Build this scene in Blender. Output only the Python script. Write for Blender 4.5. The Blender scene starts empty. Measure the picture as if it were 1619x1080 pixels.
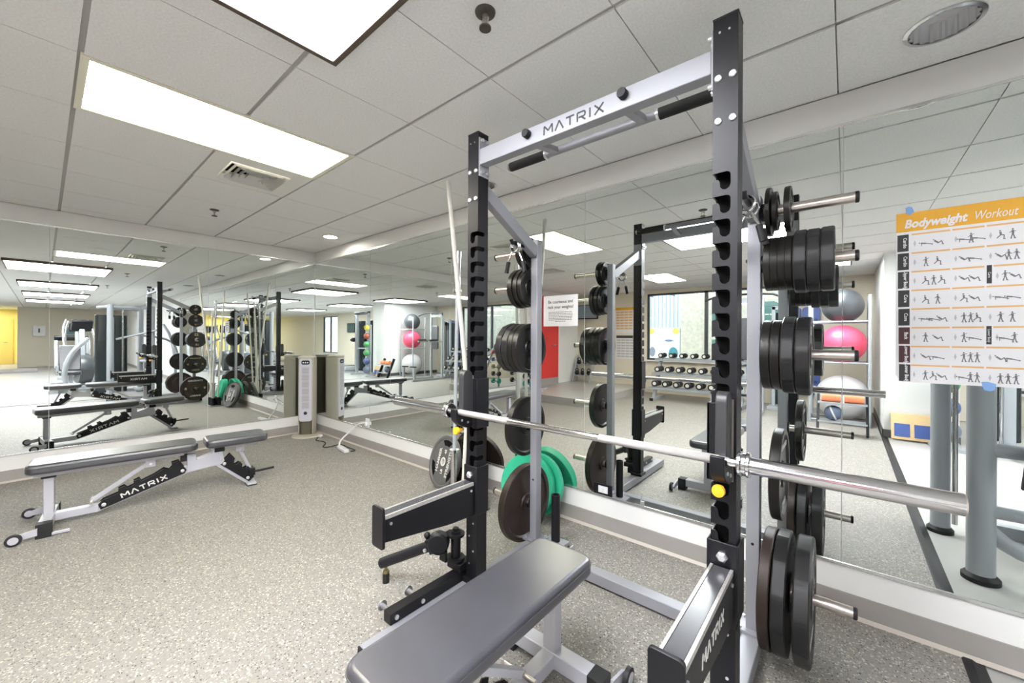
import bpy, math, random
from mathutils import Vector, Matrix
R = math.radians
random.seed(7)
scene = bpy.context.scene
COL = scene.collection

# ------------------------------------------------------------------ camera
YAW, ROLL = 0.7004, 0.005
cam_d = bpy.data.cameras.new('camera'); cam = bpy.data.objects.new('camera', cam_d); COL.objects.link(cam)
cam_d.sensor_width = 36.0; cam_d.sensor_fit = 'HORIZONTAL'
cam_d.lens = 626.184 / 1619 * 36; cam_d.shift_y = -5.544 / 1619
cam_d.clip_start = 0.02; cam_d.clip_end = 200
_rt = Vector((math.cos(YAW), math.sin(YAW), 0)); _fw = Vector((-math.sin(YAW), math.cos(YAW), 0)); _up = Vector((0, 0, 1))
_r2 = _rt * math.cos(ROLL) + _up * math.sin(ROLL); _u2 = _up * math.cos(ROLL) - _rt * math.sin(ROLL)
M = Matrix((_r2, _u2, -_fw)).transposed().to_4x4(); M.translation = (5.753, -2.4907, 1.3205)
cam.matrix_world = M
scene.camera = cam

# ------------------------------------------------------------------ world, exposure
w = bpy.data.worlds.new('sky'); scene.world = w; w.use_nodes = True
wn = w.node_tree.nodes; wl = w.node_tree.links
sky = wn.new('ShaderNodeTexSky'); sky.sky_type = 'HOSEK_WILKIE'; sky.turbidity = 5; sky.ground_albedo = .4
sky.sun_direction = Vector((-.3, .6, .7)).normalized()
wl.new(sky.outputs[0], wn['Background'].inputs[0]); wn['Background'].inputs[1].default_value = 16.0
scene.view_settings.view_transform = 'Standard'; scene.view_settings.look = 'None'
scene.view_settings.gamma = 1.0; scene.view_settings.exposure = 0.0
scene.view_settings.use_curve_mapping = False
LED = 34.0      # radiance of the white ceiling panels
WARM = 24.0     # radiance of the warm fluorescent troffers

# ------------------------------------------------------------------ materials
MATS = {}
def mat(name, col, rough=.5, metal=0., spec=.5, noise=None, bump=None, emit=None, coat=0., trans=0.):
    if name in MATS: return MATS[name]
    m = bpy.data.materials.new(name); m.use_nodes = True; MATS[name] = m
    nt = m.node_tree; b = nt.nodes['Principled BSDF']
    b.inputs['Base Color'].default_value = (*col, 1); b.inputs['Roughness'].default_value = rough
    b.inputs['Metallic'].default_value = metal; b.inputs['Specular IOR Level'].default_value = spec
    b.inputs['Coat Weight'].default_value = coat; b.inputs['Coat Roughness'].default_value = .3; b.inputs['Transmission Weight'].default_value = trans
    if emit:
        b.inputs['Emission Color'].default_value = (*emit[0], 1); b.inputs['Emission Strength'].default_value = emit[1]
    if noise or bump:
        tc = nt.nodes.new('ShaderNodeTexCoord')
    if noise:   # (scale, amount)
        n = nt.nodes.new('ShaderNodeTexNoise'); n.inputs['Scale'].default_value = noise[0]; n.inputs['Detail'].default_value = 5
        nt.links.new(tc.outputs['Object'], n.inputs['Vector'])
        mx = nt.nodes.new('ShaderNodeMix'); mx.data_type = 'RGBA'
        mx.inputs[6].default_value = tuple(max(0, c * (1 - noise[1])) for c in col) + (1,)
        mx.inputs[7].default_value = tuple(min(1, c * (1 + noise[1])) for c in col) + (1,)
        nt.links.new(n.outputs[0], mx.inputs[0]); nt.links.new(mx.outputs[2], b.inputs['Base Color'])
    if bump:    # (scale, strength)
        n2 = nt.nodes.new('ShaderNodeTexNoise'); n2.inputs['Scale'].default_value = bump[0]; n2.inputs['Detail'].default_value = 4
        nt.links.new(tc.outputs['Object'], n2.inputs['Vector'])
        bp = nt.nodes.new('ShaderNodeBump'); bp.inputs['Strength'].default_value = bump[1]; bp.inputs['Distance'].default_value = .002
        nt.links.new(n2.outputs[0], bp.inputs['Height']); nt.links.new(bp.outputs[0], b.inputs['Normal'])
    return m
black = mat('black_powder_coat', (.007, .007, .009), .40, 0, .3, bump=(900, .05))
black_rub = mat('black_rubber', (.010, .010, .011), .55, 0, .4, noise=(60, .3))
grey = mat('silver_grey_paint', (.26, .262, .285), .40, .15, .5, bump=(800, .04))
bench_grey = mat('silver_bench_paint', (.42, .42, .46), .38, .1)
silver = mat('silver_machine_paint', (.36, .385, .41), .32, .15, .5)
chrome = mat('chrome', (.62, .62, .63), .14, 1.)
steel = mat('brushed_steel', (.62, .58, .54), .28, 1., noise=(120, .12))
bolt_m = mat('zinc_bolt', (.75, .75, .77), .3, .9)
iron = mat('worn_black_iron', (.011, .010, .0085), .36, .2, .5, noise=(25, .5), bump=(120, .25))
iron_br = mat('rust_brown_iron', (.028, .017, .013), .45, .2, .5, noise=(18, .5), bump=(120, .3))
rubber_pl = mat('charcoal_rubber_plate', (.012, .012, .013), .40, 0, .5, noise=(40, .3))
hs_grey = mat('grey_urethane', (.085, .085, .082), .45, 0, .5, noise=(50, .15))
green_b = mat('green_bumper_rubber', (.02, .42, .24), .5, noise=(20, .15))
vinyl = mat('black_bench_vinyl', (.034, .034, .042), .38, 0, .9, noise=(9, .3), bump=(350, .12), coat=.6)
white_p = mat('white_wall_paint', (.74, .735, .72), .55, noise=(3, .03))
cream_p = mat('cream_wall_paint', (.66, .61, .50), .6, noise=(3, .03))
yellow_p = mat('yellow_wall_paint', (.80, .66, .20), .6)
base_grey = mat('grey_rubber_base', (.30, .28, .265), .5, noise=(6, .1))
base_shoe = mat('beige_base_trim', (.47, .42, .37), .5)
dark_base = mat('dark_baseboard', (.10, .10, .10), .5)
alu = mat('aluminium_channel', (.80, .80, .79), .25, .9)
tile_m = mat('ceiling_tile_fibre', (.76, .76, .75), .9, 0, .2, noise=(110, .16), bump=(420, .6))
tee_m = mat('ceiling_tee_metal', (.36, .35, .335), .5)
paper = mat('white_paper', (.70, .70, .71), .6)
ink = mat('black_ink', (.03, .03, .03), .6)
orange_p = mat('orange_print', (.70, .36, .02), .5)
tan_p = mat('tan_print', (.70, .40, .16), .5)
skin_p = mat('grey_print', (.45, .45, .46), .6)
blue_t = mat('blue_painters_tape', (.20, .36, .66), .6)
white_pl = mat('white_plastic', (.66, .66, .67), .35)
lilac_pl = mat('pale_grey_plastic', (.50, .50, .55), .4)
beige_pl = mat('beige_plastic', (.42, .385, .315), .42)
olive_pl = mat('olive_dark_plastic', (.10, .095, .06), .45)
knob_o = mat('orange_knob_plastic', (.90, .42, .02), .4)
grip = mat('black_foam_grip', (.012, .012, .012), .8)
pole_w = mat('white_painted_pole', (.62, .60, .55), .4)
wood = mat('pale_wood', (.66, .47, .24), .5, noise=(12, .2))
red_d = mat('red_door_paint', (.62, .03, .03), .4)
blue_m = mat('blue_mat_vinyl', (.05, .09, .28), .5, noise=(8, .2))
pink_b = mat('pink_ball_rubber', (.75, .07, .14), .32)
gball = mat('charcoal_ball_rubber', (.05, .055, .06), .3)
sball = mat('silver_ball_rubber', (.55, .55, .56), .28)
tscreen = mat('tinted_screen', (.05, .09, .10), .12)
glass_dk = mat('dark_screen_glass', (.02, .03, .05), .1)
shroud = mat('smoked_shroud', (.02, .026, .028), .2)
led_m = mat('led_panel_light', (.9, .9, .9), .5, emit=((.95, .96, 1.0), LED))
warm_m = mat('fluorescent_lens_light', (.9, .9, .85), .5, emit=((1.0, .94, .78), WARM))
lamp_m = mat('downlight_bulb', (.9, .9, .9), .5, emit=((1.0, .93, .82), 180))
frame_dk = mat('bronze_light_frame', (.10, .075, .055), .4, .3)
vent_m = mat('vent_white_metal', (.72, .71, .67), .45)
void_m = mat('dark_void', (.006, .006, .006), .9, 0, .1)
mirror_m = mat('silvered_mirror', (.855, .895, .875), 0.0, 1.)
vinyl_floor_m = mat('pale_vinyl_floor', (.40, .395, .375), .32, 0, .5, noise=(1.5, .05))

def floor_material():
    m = bpy.data.materials.new('speckled_rubber_floor'); m.use_nodes = True; nt = m.node_tree; b = nt.nodes['Principled BSDF']
    tc = nt.nodes.new('ShaderNodeTexCoord')
    def vor(scale, lo, rnd):
        v = nt.nodes.new('ShaderNodeTexVoronoi'); v.inputs['Scale'].default_value = scale; v.inputs['Randomness'].default_value = 1
        nz = nt.nodes.new('ShaderNodeTexNoise'); nz.inputs['Scale'].default_value = scale * .7; nz.inputs['Detail'].default_value = 1
        nt.links.new(tc.outputs['Object'], nz.inputs['Vector'])
        ad = nt.nodes.new('ShaderNodeVectorMath'); ad.operation = 'MULTIPLY_ADD'
        nt.links.new(nz.outputs['Color'], ad.inputs[0]); ad.inputs[1].default_value = (.012,) * 3
        nt.links.new(tc.outputs['Object'], ad.inputs[2]); nt.links.new(ad.outputs[0], v.inputs['Vector'])
        sp = nt.nodes.new('ShaderNodeSeparateColor'); nt.links.new(v.outputs['Color'], sp.inputs[0])
        g = nt.nodes.new('ShaderNodeMath'); g.operation = 'GREATER_THAN'; g.inputs[1].default_value = lo
        nt.links.new(sp.outputs[rnd], g.inputs[0])
        d = nt.nodes.new('ShaderNodeMath'); d.operation = 'LESS_THAN'; d.inputs[1].default_value = .42
        nt.links.new(v.outputs['Distance'], d.inputs[0])
        mu = nt.nodes.new('ShaderNodeMath'); mu.operation = 'MULTIPLY'
        nt.links.new(g.outputs[0], mu.inputs[0]); nt.links.new(d.outputs[0], mu.inputs[1])
        return mu
    base = nt.nodes.new('ShaderNodeTexNoise'); base.inputs['Scale'].default_value = 90; base.inputs['Detail'].default_value = 3
    nt.links.new(tc.outputs['Object'], base.inputs['Vector'])
    cr = nt.nodes.new('ShaderNodeMix'); cr.data_type = 'RGBA'; cr.inputs[6].default_value = (.153, .142, .128, 1); cr.inputs[7].default_value = (.285, .269, .246, 1)
    nt.links.new(base.outputs[0], cr.inputs[0])
    last = cr.outputs[2]
    for sc, lo, ch, col in ((105, .80, 0, (.47, .45, .39, 1)), (150, .83, 1, (.03, .029, .027, 1)), (125, .86, 2, (.40, .36, .28, 1))):
        mk = vor(sc, lo, ch); mx = nt.nodes.new('ShaderNodeMix'); mx.data_type = 'RGBA'
        nt.links.new(mk.outputs[0], mx.inputs[0]); nt.links.new(last, mx.inputs[6]); mx.inputs[7].default_value = col; last = mx.outputs[2]
    nt.links.new(last, b.inputs['Base Color'])
    b.inputs['Roughness'].default_value = .55; b.inputs['Specular IOR Level'].default_value = .5
    bp = nt.nodes.new('ShaderNodeBump'); bp.inputs['Strength'].default_value = .12; bp.inputs['Distance'].default_value = .001
    nt.links.new(base.outputs[0], bp.inputs['Height']); nt.links.new(bp.outputs[0], b.inputs['Normal'])
    return m
floor_m = floor_material()

# ------------------------------------------------------------------ mesh helpers
class MB:
    def __init__(s): s.v = []; s.f = []
    def add(s, vs, fs):
        o = len(s.v); s.v += [Vector(p) for p in vs]; s.f += [tuple(i + o for i in f) for f in fs]; return s
    def box(s, c, d, rot=None):
        hx, hy, hz = d[0] / 2, d[1] / 2, d[2] / 2; c = Vector(c)
        vs = [Vector((x, y, z)) for x in (-hx, hx) for y in (-hy, hy) for z in (-hz, hz)]
        if rot: vs = [rot @ p for p in vs]
        return s.add([c + p for p in vs], [(0, 1, 3, 2), (4, 6, 7, 5), (0, 4, 5, 1), (2, 3, 7, 6), (0, 2, 6, 4), (1, 5, 7, 3)])
    def bb(s, x0, x1, y0, y1, z0, z1): return s.box(((x0 + x1) / 2, (y0 + y1) / 2, (z0 + z1) / 2), (abs(x1 - x0), abs(y1 - y0), abs(z1 - z0)))
    def frame(s, p0, p1, up=(0, 0, 1)):
        a = (Vector(p1) - Vector(p0)).normalized(); u = Vector(up)
        if abs(a.dot(u)) > .98: u = Vector((0, 1, 0)) if abs(a.y) < .9 else Vector((1, 0, 0))
        b = a.cross(u).normalized(); c = b.cross(a).normalized(); return a, b, c
    def bar(s, p0, p1, wd, ht, up=(0, 0, 1)):
        p0 = Vector(p0); p1 = Vector(p1); a, b, c = s.frame(p0, p1, up); b = b * wd / 2; c = c * ht / 2
        vs = [p + i * b + j * c for p in (p0, p1) for i, j in ((-1, -1), (1, -1), (1, 1), (-1, 1))]
        return s.add(vs, [(0, 3, 2, 1), (4, 5, 6, 7), (0, 1, 5, 4), (1, 2, 6, 5), (2, 3, 7, 6), (3, 0, 4, 7)])
    def lathe(s, prof, p0, axis, n=32, phase=0., close=False):
        a = Vector(axis).normalized(); _, b, c = s.frame((0, 0, 0), a); p0 = Vector(p0); vs = []; m = len(prof)
        for k in range(n):
            t = phase + 2 * math.pi * k / n; d = b * math.cos(t) + c * math.sin(t)
            vs += [p0 + d * r + a * h for r, h in prof]
        fs = []
        for k in range(n):
            k2 = (k + 1) % n
            for i in range(m if close else m - 1):
                j = (i + 1) % m
                fs.append((k * m + i, k * m + j, k2 * m + j, k2 * m + i))
        if not close:
            if prof[0][0] > 1e-6: fs.append(tuple(k * m for k in range(n)))
            if prof[-1][0] > 1e-6: fs.append(tuple(k * m + m - 1 for k in reversed(range(n))))
        return s.add(vs, fs)
    def cyl(s, p0, p1, r, r2=None, n=20):
        p0 = Vector(p0); p1 = Vector(p1); L = (p1 - p0).length
        return s.lathe([(r, 0), (r if r2 is None else r2, L)], p0, p1 - p0, n)
    def tube(s, pts, r, n=10, smooth=0):
        P = [Vector(p) for p in pts]
        for _ in range(smooth):
            Q = [P[0]]
            for a, b in zip(P, P[1:]): Q += [a * .75 + b * .25, a * .25 + b * .75]
            P = Q + [P[-1]]
        vs = []; fs = []; prev = None
        for i, p in enumerate(P):
            d = (P[min(i + 1, len(P) - 1)] - P[max(i - 1, 0)]).normalized()
            if prev is None: _, b, c = s.frame((0, 0, 0), d)
            else:
                b = (prev - d * prev.dot(d)).normalized(); c = b.cross(d)
            prev = b
            vs += [p + (b * math.cos(2 * math.pi * k / n) + c * math.sin(2 * math.pi * k / n)) * r for k in range(n)]
        for i in range(len(P) - 1):
            for k in range(n):
                k2 = (k + 1) % n; fs.append((i * n + k, i * n + k2, (i + 1) * n + k2, (i + 1) * n + k))
        fs.append(tuple(reversed(range(n)))); fs.append(tuple((len(P) - 1) * n + k for k in range(n)))
        return s.add(vs, fs)
    def prism(s, poly, o, u, v, ext):
        o = Vector(o); u = Vector(u); v = Vector(v); e = Vector(ext); n = len(poly)
        a = [o + u * x + v * y for x, y in poly]
        if u.cross(v).dot(e) > 0: fs = [tuple(reversed(range(n))), tuple(range(n, 2 * n))] + [(i, (i + 1) % n, n + (i + 1) % n, n + i) for i in range(n)]
        else: fs = [tuple(range(n)), tuple(reversed(range(n, 2 * n)))] + [((i + 1) % n, i, n + i, n + (i + 1) % n) for i in range(n)]
        # polygons are given counter-clockwise
        return s.add(a + [p + e for p in a], fs)
    def ball(s, c, r, n=24, sq=(1, 1, 1)):
        c = Vector(c); m = n // 2
        prof = [(r * math.sin(math.pi * i / m), -r * math.cos(math.pi * i / m)) for i in range(m + 1)]
        o = len(s.v); s.lathe([(max(a, 1e-7), b) for a, b in prof], (0, 0, 0), (0, 0, 1), n)
        for i in range(o, len(s.v)): p = s.v[i]; s.v[i] = c + Vector((p.x * sq[0], p.y * sq[1], p.z * sq[2]))
        return s
    def build(s, name, m, parent=None, bevel=0., seg=2, smooth=True, ang=32, label=None):
        off = Vector((0, 0, 0))
        if parent is not None:
            q = parent
            while q is not None: off += q.location; q = q.parent
        me = bpy.data.meshes.new(name); me.from_pydata([tuple(p - off) for p in s.v], [], s.f); me.validate(); me.update()
        o = bpy.data.objects.new(name, me); COL.objects.link(o); me.materials.append(m)
        if smooth:
            me.polygons.foreach_set('use_smooth', [True] * len(me.polygons)); me.set_sharp_from_angle(angle=R(ang))
        if parent is not None: o.parent = parent
        if bevel:
            b = o.modifiers.new('bevel', 'BEVEL'); b.width = bevel; b.segments = seg; b.limit_method = 'ANGLE'; b.angle_limit = R(40); b.harden_normals = False
            if smooth: pass
        if label: o['label'] = label
        return o
def thing(name, label, cat, loc=(0, 0, 0), group=None):
    o = bpy.data.objects.new(name, None); COL.objects.link(o); o.location = loc; o.empty_display_size = .1
    o['label'] = label; o['category'] = cat
    if group: o['group'] = group
    return o
def tag(o, label, cat, group=None):
    o['label'] = label; o['category'] = cat
    if group: o['group'] = group
    return o
def recenter(o, base):      # move a top-level mesh's origin to the thing's base
    b = Vector(base); o.data.transform(Matrix.Translation(-b)); o.location = b; return o
def struct(o): o['kind'] = 'structure'; return o
def dup(o, loc=None, rot=None, label=None, parent=None):
    c = o.copy(); COL.objects.link(c); c.parent = parent
    if loc is not None: c.location = loc
    if rot is not None: c.rotation_euler = rot
    if label: c['label'] = label
    for ch in [k for k in bpy.data.objects if k.parent == o]: dup(ch, parent=c)
    return c
def ORD(n): return ['first', 'second', 'third', 'fourth', 'fifth', 'sixth', 'seventh', 'eighth', 'ninth', 'tenth'][n]
def rrect(x0, x1, y0, y1, r, n=6):
    pts = []
    for cx, cy, a0 in ((x1 - r, y0 + r, -90), (x1 - r, y1 - r, 0), (x0 + r, y1 - r, 90), (x0 + r, y0 + r, 180)):
        pts += [(cx + r * math.cos(R(a0 + 90 * i / n)), cy + r * math.sin(R(a0 + 90 * i / n))) for i in range(n + 1)]
    return pts
def text(name, s, size, m, parent, loc, right, up, align='CENTER', shear=0., bold=0., depth=.0006, sx=1.):
    cu = bpy.data.curves.new(name, 'FONT'); cu.body = s; cu.size = size; cu.align_x = align; cu.align_y = 'CENTER'; cu.extrude = depth; cu.shear = shear; cu.offset = bold
    cu.resolution_u = 3
    t = bpy.data.objects.new(name, cu); COL.objects.link(t)
    bpy.context.view_layer.update()
    me = bpy.data.meshes.new_from_object(t.evaluated_get(bpy.context.evaluated_depsgraph_get()))
    bpy.data.objects.remove(t); bpy.data.curves.remove(cu)
    rv = Vector(right).normalized(); uv = Vector(up).normalized(); nv = rv.cross(uv)
    off = Vector((0, 0, 0)); q = parent
    while q is not None: off += q.location; q = q.parent
    mm = Matrix((rv * sx, uv, nv)).transposed().to_4x4(); mm.translation = Vector(loc) - off
    me.transform(mm); me.materials.clear(); me.materials.append(m); me.name = name
    o = bpy.data.objects.new(name, me); COL.objects.link(o); o.parent = parent
    return o
LOGO = {'M': [[(0, 0), (.04, 1), (.5, .38), (.96, 1), (1, 0)]], 'A': [[(0, 0), (.5, 1), (1, 0)]], 'T': [[(0, .94), (1, .94)], [(.5, .94), (.5, 0)]],
        'R': [[(.04, 0), (.04, .94), (.86, .94), (.96, .8), (.96, .56), (.86, .42), (.2, .42)], [(.5, .42), (1, 0)]], 'I': [[(.5, 0), (.5, 1)]], 'X': [[(0, 0), (1, 1)], [(0, 1), (1, 0)]]}
def logo(parent, loc, right, up, height, width, m, th=.12, name='maker_lettering'):
    rv = Vector(right).normalized(); uv = Vector(up).normalized(); nv = rv.cross(uv); b = MB()
    cw = [1.15, 1.05, 1.0, 1.0, .35, 1.0]; gap = .36; tot = sum(cw) + gap * 5; k = width / tot; x = -width / 2
    for ch, cwi in zip('MATRIX', cw):
        for st in LOGO[ch]:
            P = [Vector(loc) + rv * (x + px * cwi * k) + uv * ((py - .5) * height) for px, py in st]
            for p, q in zip(P, P[1:]): b.bar(p, q, .0012, height * th * 1.5, up=(q - p).cross(nv))
        x += (cwi + gap) * k
    return b.build(name, m, parent, smooth=False)

# ================================================================== SETTING
CEIL, MT, MBOT, WB = 2.512, 2.355, .247, .108
RX0, RX1, RYB = 0.0, 20.4, -7.2
fl = struct(MB().bb(-.1, 6.15, RYB, .1, -.05, 0).build('floor', floor_m, smooth=False))
fv = struct(MB().bb(6.15, 26, -9, .1, -.05, -.012).build('floor_pale', vinyl_floor_m, smooth=False)); fv['label'] = 'pale grey vinyl floor beyond the rubber'
e = MB(); e.prism([(6.125, 0), (6.125, -.013), (6.195, -.013), (6.190, -.009), (6.155, .005), (6.132, .005)][::-1], (0, RYB, 0), (1, 0, 0), (0, 0, 1), (0, -RYB, 0)); struct(e.build('trim_1', black_rub, smooth=False))
# walls
wl_ = struct(MB().bb(-.12, 0, -7.3, 0.12, 0, 2.7).build('wall_left', white_p, smooth=False)); wl_['label'] = 'white wall carrying the far mirror'
wr_ = struct(MB().bb(0, 26, 0, .12, 0, 2.7).build('wall_right', white_p, smooth=False)); wr_['label'] = 'white wall carrying the long mirror beside the rack'
# mirror panels: slabs 6 mm proud of the walls
def mirror(parent, x0, x1, y0, y1): MB().bb(x0, x1, y0, y1, MBOT, MT).build('mirror_panel', mirror_m, parent, smooth=False)
sA = [-.012, -1.23, -2.448, -3.665, -4.6]
for a, b in zip(sA, sA[1:]): mirror(wl_, .0005, .006, b + .0018, a - .0018)
sB = [.0065, 1.476, 2.905, 4.333, 5.740, 7.150, 8.56]
for a, b in zip(sB, sB[1:]): mirror(wr_, a + .0018, b - .0018, -.006, -.0005)
MB().bb(0, .011, -4.6, 0, MBOT - .012, MBOT + .002).bb(0, .009, -4.6, 0, MT - .004, MT + .008).build('mirror_channel', alu, wl_, smooth=False)
MB().bb(0, 8.56, -.011, 0, MBOT - .012, MBOT + .002).bb(0, 8.56, -.009, 0, MT - .004, MT + .008).build('mirror_channel', alu, wr_, smooth=False)
bl = struct(MB().bb(0, .008, -4.9, 0, .012, WB).build('baseboard_left', base_grey, smooth=False)); MB().prism([(0, 0), (.020, 0), (.010, .016), (0, .016)], (0, -4.9, 0), (1, 0, 0), (0, 0, 1), (0, 4.9, 0)).build('shoe_trim', base_shoe, bl, smooth=False)
br = struct(MB().bb(0, 26, -.008, 0, .012, WB).build('baseboard_right', base_grey, smooth=False)); MB().prism([(0, 0), (0, .016), (-.010, .016), (-.020, 0)], (0, 0, 0), (0, 1, 0), (0, 0, 1), (26, 0, 0)).build('shoe_trim', base_shoe, br, smooth=False)
# back wall with window opening
WX0, WX1, WZ0, WZ1 = 1.98, 4.75, .80, 2.42
bw = MB(); bw.bb(0, WX0, -7.32, RYB, 0, 2.7).bb(WX1, 6.15, -7.32, RYB, 0, 2.7).bb(WX0, WX1, -7.32, RYB, 0, WZ0).bb(WX0, WX1, -7.32, RYB, WZ1, 2.7)
struct(bw.build('wall_back', cream_p, smooth=False))
pil = struct(MB().bb(6.15, 6.85, -7.32, -4.95, 0, 2.7).build('wall_pillar', white_p, smooth=False))
MB().bb(6.14, 6.15, -7.2, -4.94, 0, .1).bb(6.14, 6.86, -4.95, -4.94, 0, .1).build('baseboard_strip', dark_base, pil, smooth=False)
b2 = MB(); b2.bb(6.85, 7.6, -7.32, RYB, 0, 2.7).bb(9.2, 14, -7.32, RYB, 0, 2.7).bb(7.6, 9.2, -7.32, RYB, 0, .5).bb(7.6, 9.2, -7.32, RYB, 2.4, 2.7).bb(14, 15.6, -7.32, RYB, 0, .5).bb(14, 15.6, -7.32, RYB, 2.4, 2.7).bb(15.6, 26, -7.32, RYB, 0, 2.7)
struct(b2.build('wall_back_far', cream_p, smooth=False))
struct(MB().bb(RX1, RX1 + .12, -3.15, 0, 0, 2.7).build('wall_end', cream_p, smooth=False))
ye = struct(MB().bb(23.4, 23.5, -7.2, 0, 0, 2.7).bb(RX1 + .12, 23.4, -3.15, -3.05, 0, 2.7).build('wall_corridor', yellow_p, smooth=False))
d2 = struct(MB().bb(23.34, 23.4, -4.4, -3.35, 0, 2.05).build('door_2', mat('ochre_door', (.62, .46, .12), .5), smooth=False)); MB().cyl((23.28, -3.5, 1.0), (23.28, -3.62, 1.0), .012).build('door_handle', chrome, d2)
struct(MB().bb(16.9, 17.05, -7.2, -2.6, 0, .12).build('trim_2', base_grey, smooth=False))
# windows
def window(nm, x0, x1, z0, z1, mull):
    f = MB(); y0, y1 = -7.27, -7.21; t = .045
    f.bb(x0, x1, y0, y1, z0, z0 + t).bb(x0, x1, y0, y1, z1 - t, z1).bb(x0, x0 + t, y0, y1, z0, z1).bb(x1 - t, x1, y0, y1, z0, z1)
    for mx in mull: f.bb(mx - .035, mx + .035, y0, y1, z0, z1)
    o = struct(f.build(nm, mat('window_frame_dark', (.05, .055, .065), .4), smooth=False))
    xs = [x0] + list(mull) + [x1]
    for a, b in zip(xs, xs[1:]):
        g = MB().bb(a + .03, b - .03, -7.243, -7.239, z0 + .03, z1 - .03).build('pane', mat('window_glass', (.95, .97, .97), .0, 0, .5, trans=1.), o, smooth=False)
    MB().bb(x0 - .03, x1 + .03, -7.2, -7.12, z0 - .03, z0).build('window_sill', white_p, o, smooth=False)
window('window_1', WX0, WX1, WZ0, WZ1, (3.33,)); window('window_2', 7.6, 9.2, .5, 2.4, (8.4,)); window('window_3', 14, 15.6, .5, 2.4, (14.8,))
# ceiling: slab, tees and separate tiles
cs = struct(MB().bb(-.1, 26, -9, .1, CEIL + .25, CEIL + .30).build('ceiling', tile_m, smooth=False)); cs['label'] = 'suspended ceiling of grey white tiles'
GX, GY, T = 3.281, -1.171, .6096
used = {(-1, -2), (-1, -1), (-2, -1), (-3, -4)}
W2 = [(-1, -8), (-1, -7)]
for c in W2: used.add(c)
TILE = {}
for i in range(-5, 38):
    x = GX + i * T
    if x < 25: MB().bb(x - .012, x + .012, -9, 0, CEIL + .010, CEIL + .040).build('ceiling_tee', tee_m, cs, smooth=False)
for j in range(-12, 2):
    y = GY + j * T; MB().bb(0, 26, y - .013, y + .013, CEIL + .008, CEIL + .045).build('ceiling_tee', tee_m, cs, smooth=False)
MB().bb(0, 26, -.012, 0, CEIL + .0, CEIL + .02).bb(0, .012, -7.2, 0, CEIL, CEIL + .02).build('edge_angle', tee_m, cs, smooth=False)
CANS = {(4, 1): (6.03, -.30, .098), (0, 1): (3.6, -.26, .07), (-4, 1): (1.07, -.29, .075)}
def holed_tile(x0, x1, y0, y1, hole):
    cx, cy, r = hole; n = 48; b = MB(); vs = []; fs = []
    for z in (CEIL, CEIL + .012):
        for k in range(n):
            a = 2 * math.pi * k / n; dx, dy = math.cos(a), math.sin(a)
            tx = ((x1 if dx > 0 else x0) - cx) / dx if abs(dx) > 1e-6 else 9e9; ty = ((y1 if dy > 0 else y0) - cy) / dy if abs(dy) > 1e-6 else 9e9
            q = min(tx, ty); vs += [(cx + dx * r, cy + dy * r, z), (cx + dx * q, cy + dy * q, z)]
    for k in range(n):
        k2 = (k + 1) % n; fs += [(2 * k, 2 * k + 1, 2 * k2 + 1, 2 * k2), (2 * n + 2 * k, 2 * n + 2 * k2, 2 * n + 2 * k2 + 1, 2 * n + 2 * k + 1), (2 * k, 2 * k2, 2 * n + 2 * k2, 2 * n + 2 * k), (2 * k + 1, 2 * n + 2 * k + 1, 2 * n + 2 * k2 + 1, 2 * k2 + 1)]
    b.add(vs, fs)
    for px, py in ((x0, y0), (x1, y0), (x1, y1), (x0, y1)):      # fill the corners cut by the radial fan
        a = math.atan2(py - cy, px - cx) % (2 * math.pi); k = int(a / (2 * math.pi) * n); A = vs[2 * k + 1]; B = vs[2 * ((k + 1) % n) + 1]
        b.add([A, (px, py, CEIL), B], [(0, 1, 2)])
    b.build('ceiling_tile', tile_m, cs, smooth=False)
def tile(x0, x1, y0, y1):
    k = (round(x1 - x0, 3), round(y1 - y0, 3))
    if k not in TILE:
        o = MB().bb(-k[0] / 2, k[0] / 2, -k[1] / 2, k[1] / 2, 0, .012).build('ceiling_tile', tile_m, cs, smooth=False); TILE[k] = o
    else:
        o = TILE[k].copy(); COL.objects.link(o)
    o.location = ((x0 + x1) / 2, (y0 + y1) / 2, CEIL)
for i in range(-6, 10):
    for j in range(-10, 2):
        if (i, j) in used: continue
        x0, x1 = max(GX + i * T, 0) + .0025, GX + (i + 1) * T - .0025; y0, y1 = GY + j * T + .010, min(GY + (j + 1) * T, 0) - .010
        if x1 - x0 < .03 or y1 - y0 < .03: continue
        if j == 1: y1 = -.004
        if (i, j) in CANS: holed_tile(x0, x1, y0, y1, CANS[(i, j)])
        else: tile(x0, x1, y0, y1)
ft = MB()
for i in range(10, 33):
    for j in range(-12, 2): ft.bb(GX + i * T + .0025, GX + (i + 1) * T - .0025, GY + j * T + .010, min(GY + (j + 1) * T, 0) - .010, CEIL, CEIL + .012)
o = ft.build('far_ceiling_tiles', tile_m, cs, smooth=False); o['kind'] = 'stuff'
# raised landing with red door on the left wall
pf = struct(MB().bb(0, 1.93, -7.2, -4.18, 0, .15).build('floor_landing', vinyl_floor_m, smooth=False)); pf['label'] = 'raised entrance landing'
MB().bb(0, 1.935, -4.185, -4.18, 0, .145).bb(1.93, 1.935, -7.2, -4.18, 0, .145).build('riser', base_grey, pf, smooth=False)
d1 = struct(MB().bb(0.001, .05, -6.16, -5.05, .15, 2.36).build('door_1', red_d, smooth=False)); d1['label'] = 'red entrance door'
MB().bb(0.001, .055, -6.16, -5.05, .15, .32).build('kick_plate', base_grey, d1, smooth=False); MB().tube([(.05, -5.95, 1.15), (.11, -5.95, 1.15), (.11, -5.80, 1.15)], .012).build('door_handle', chrome, d1)

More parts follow.
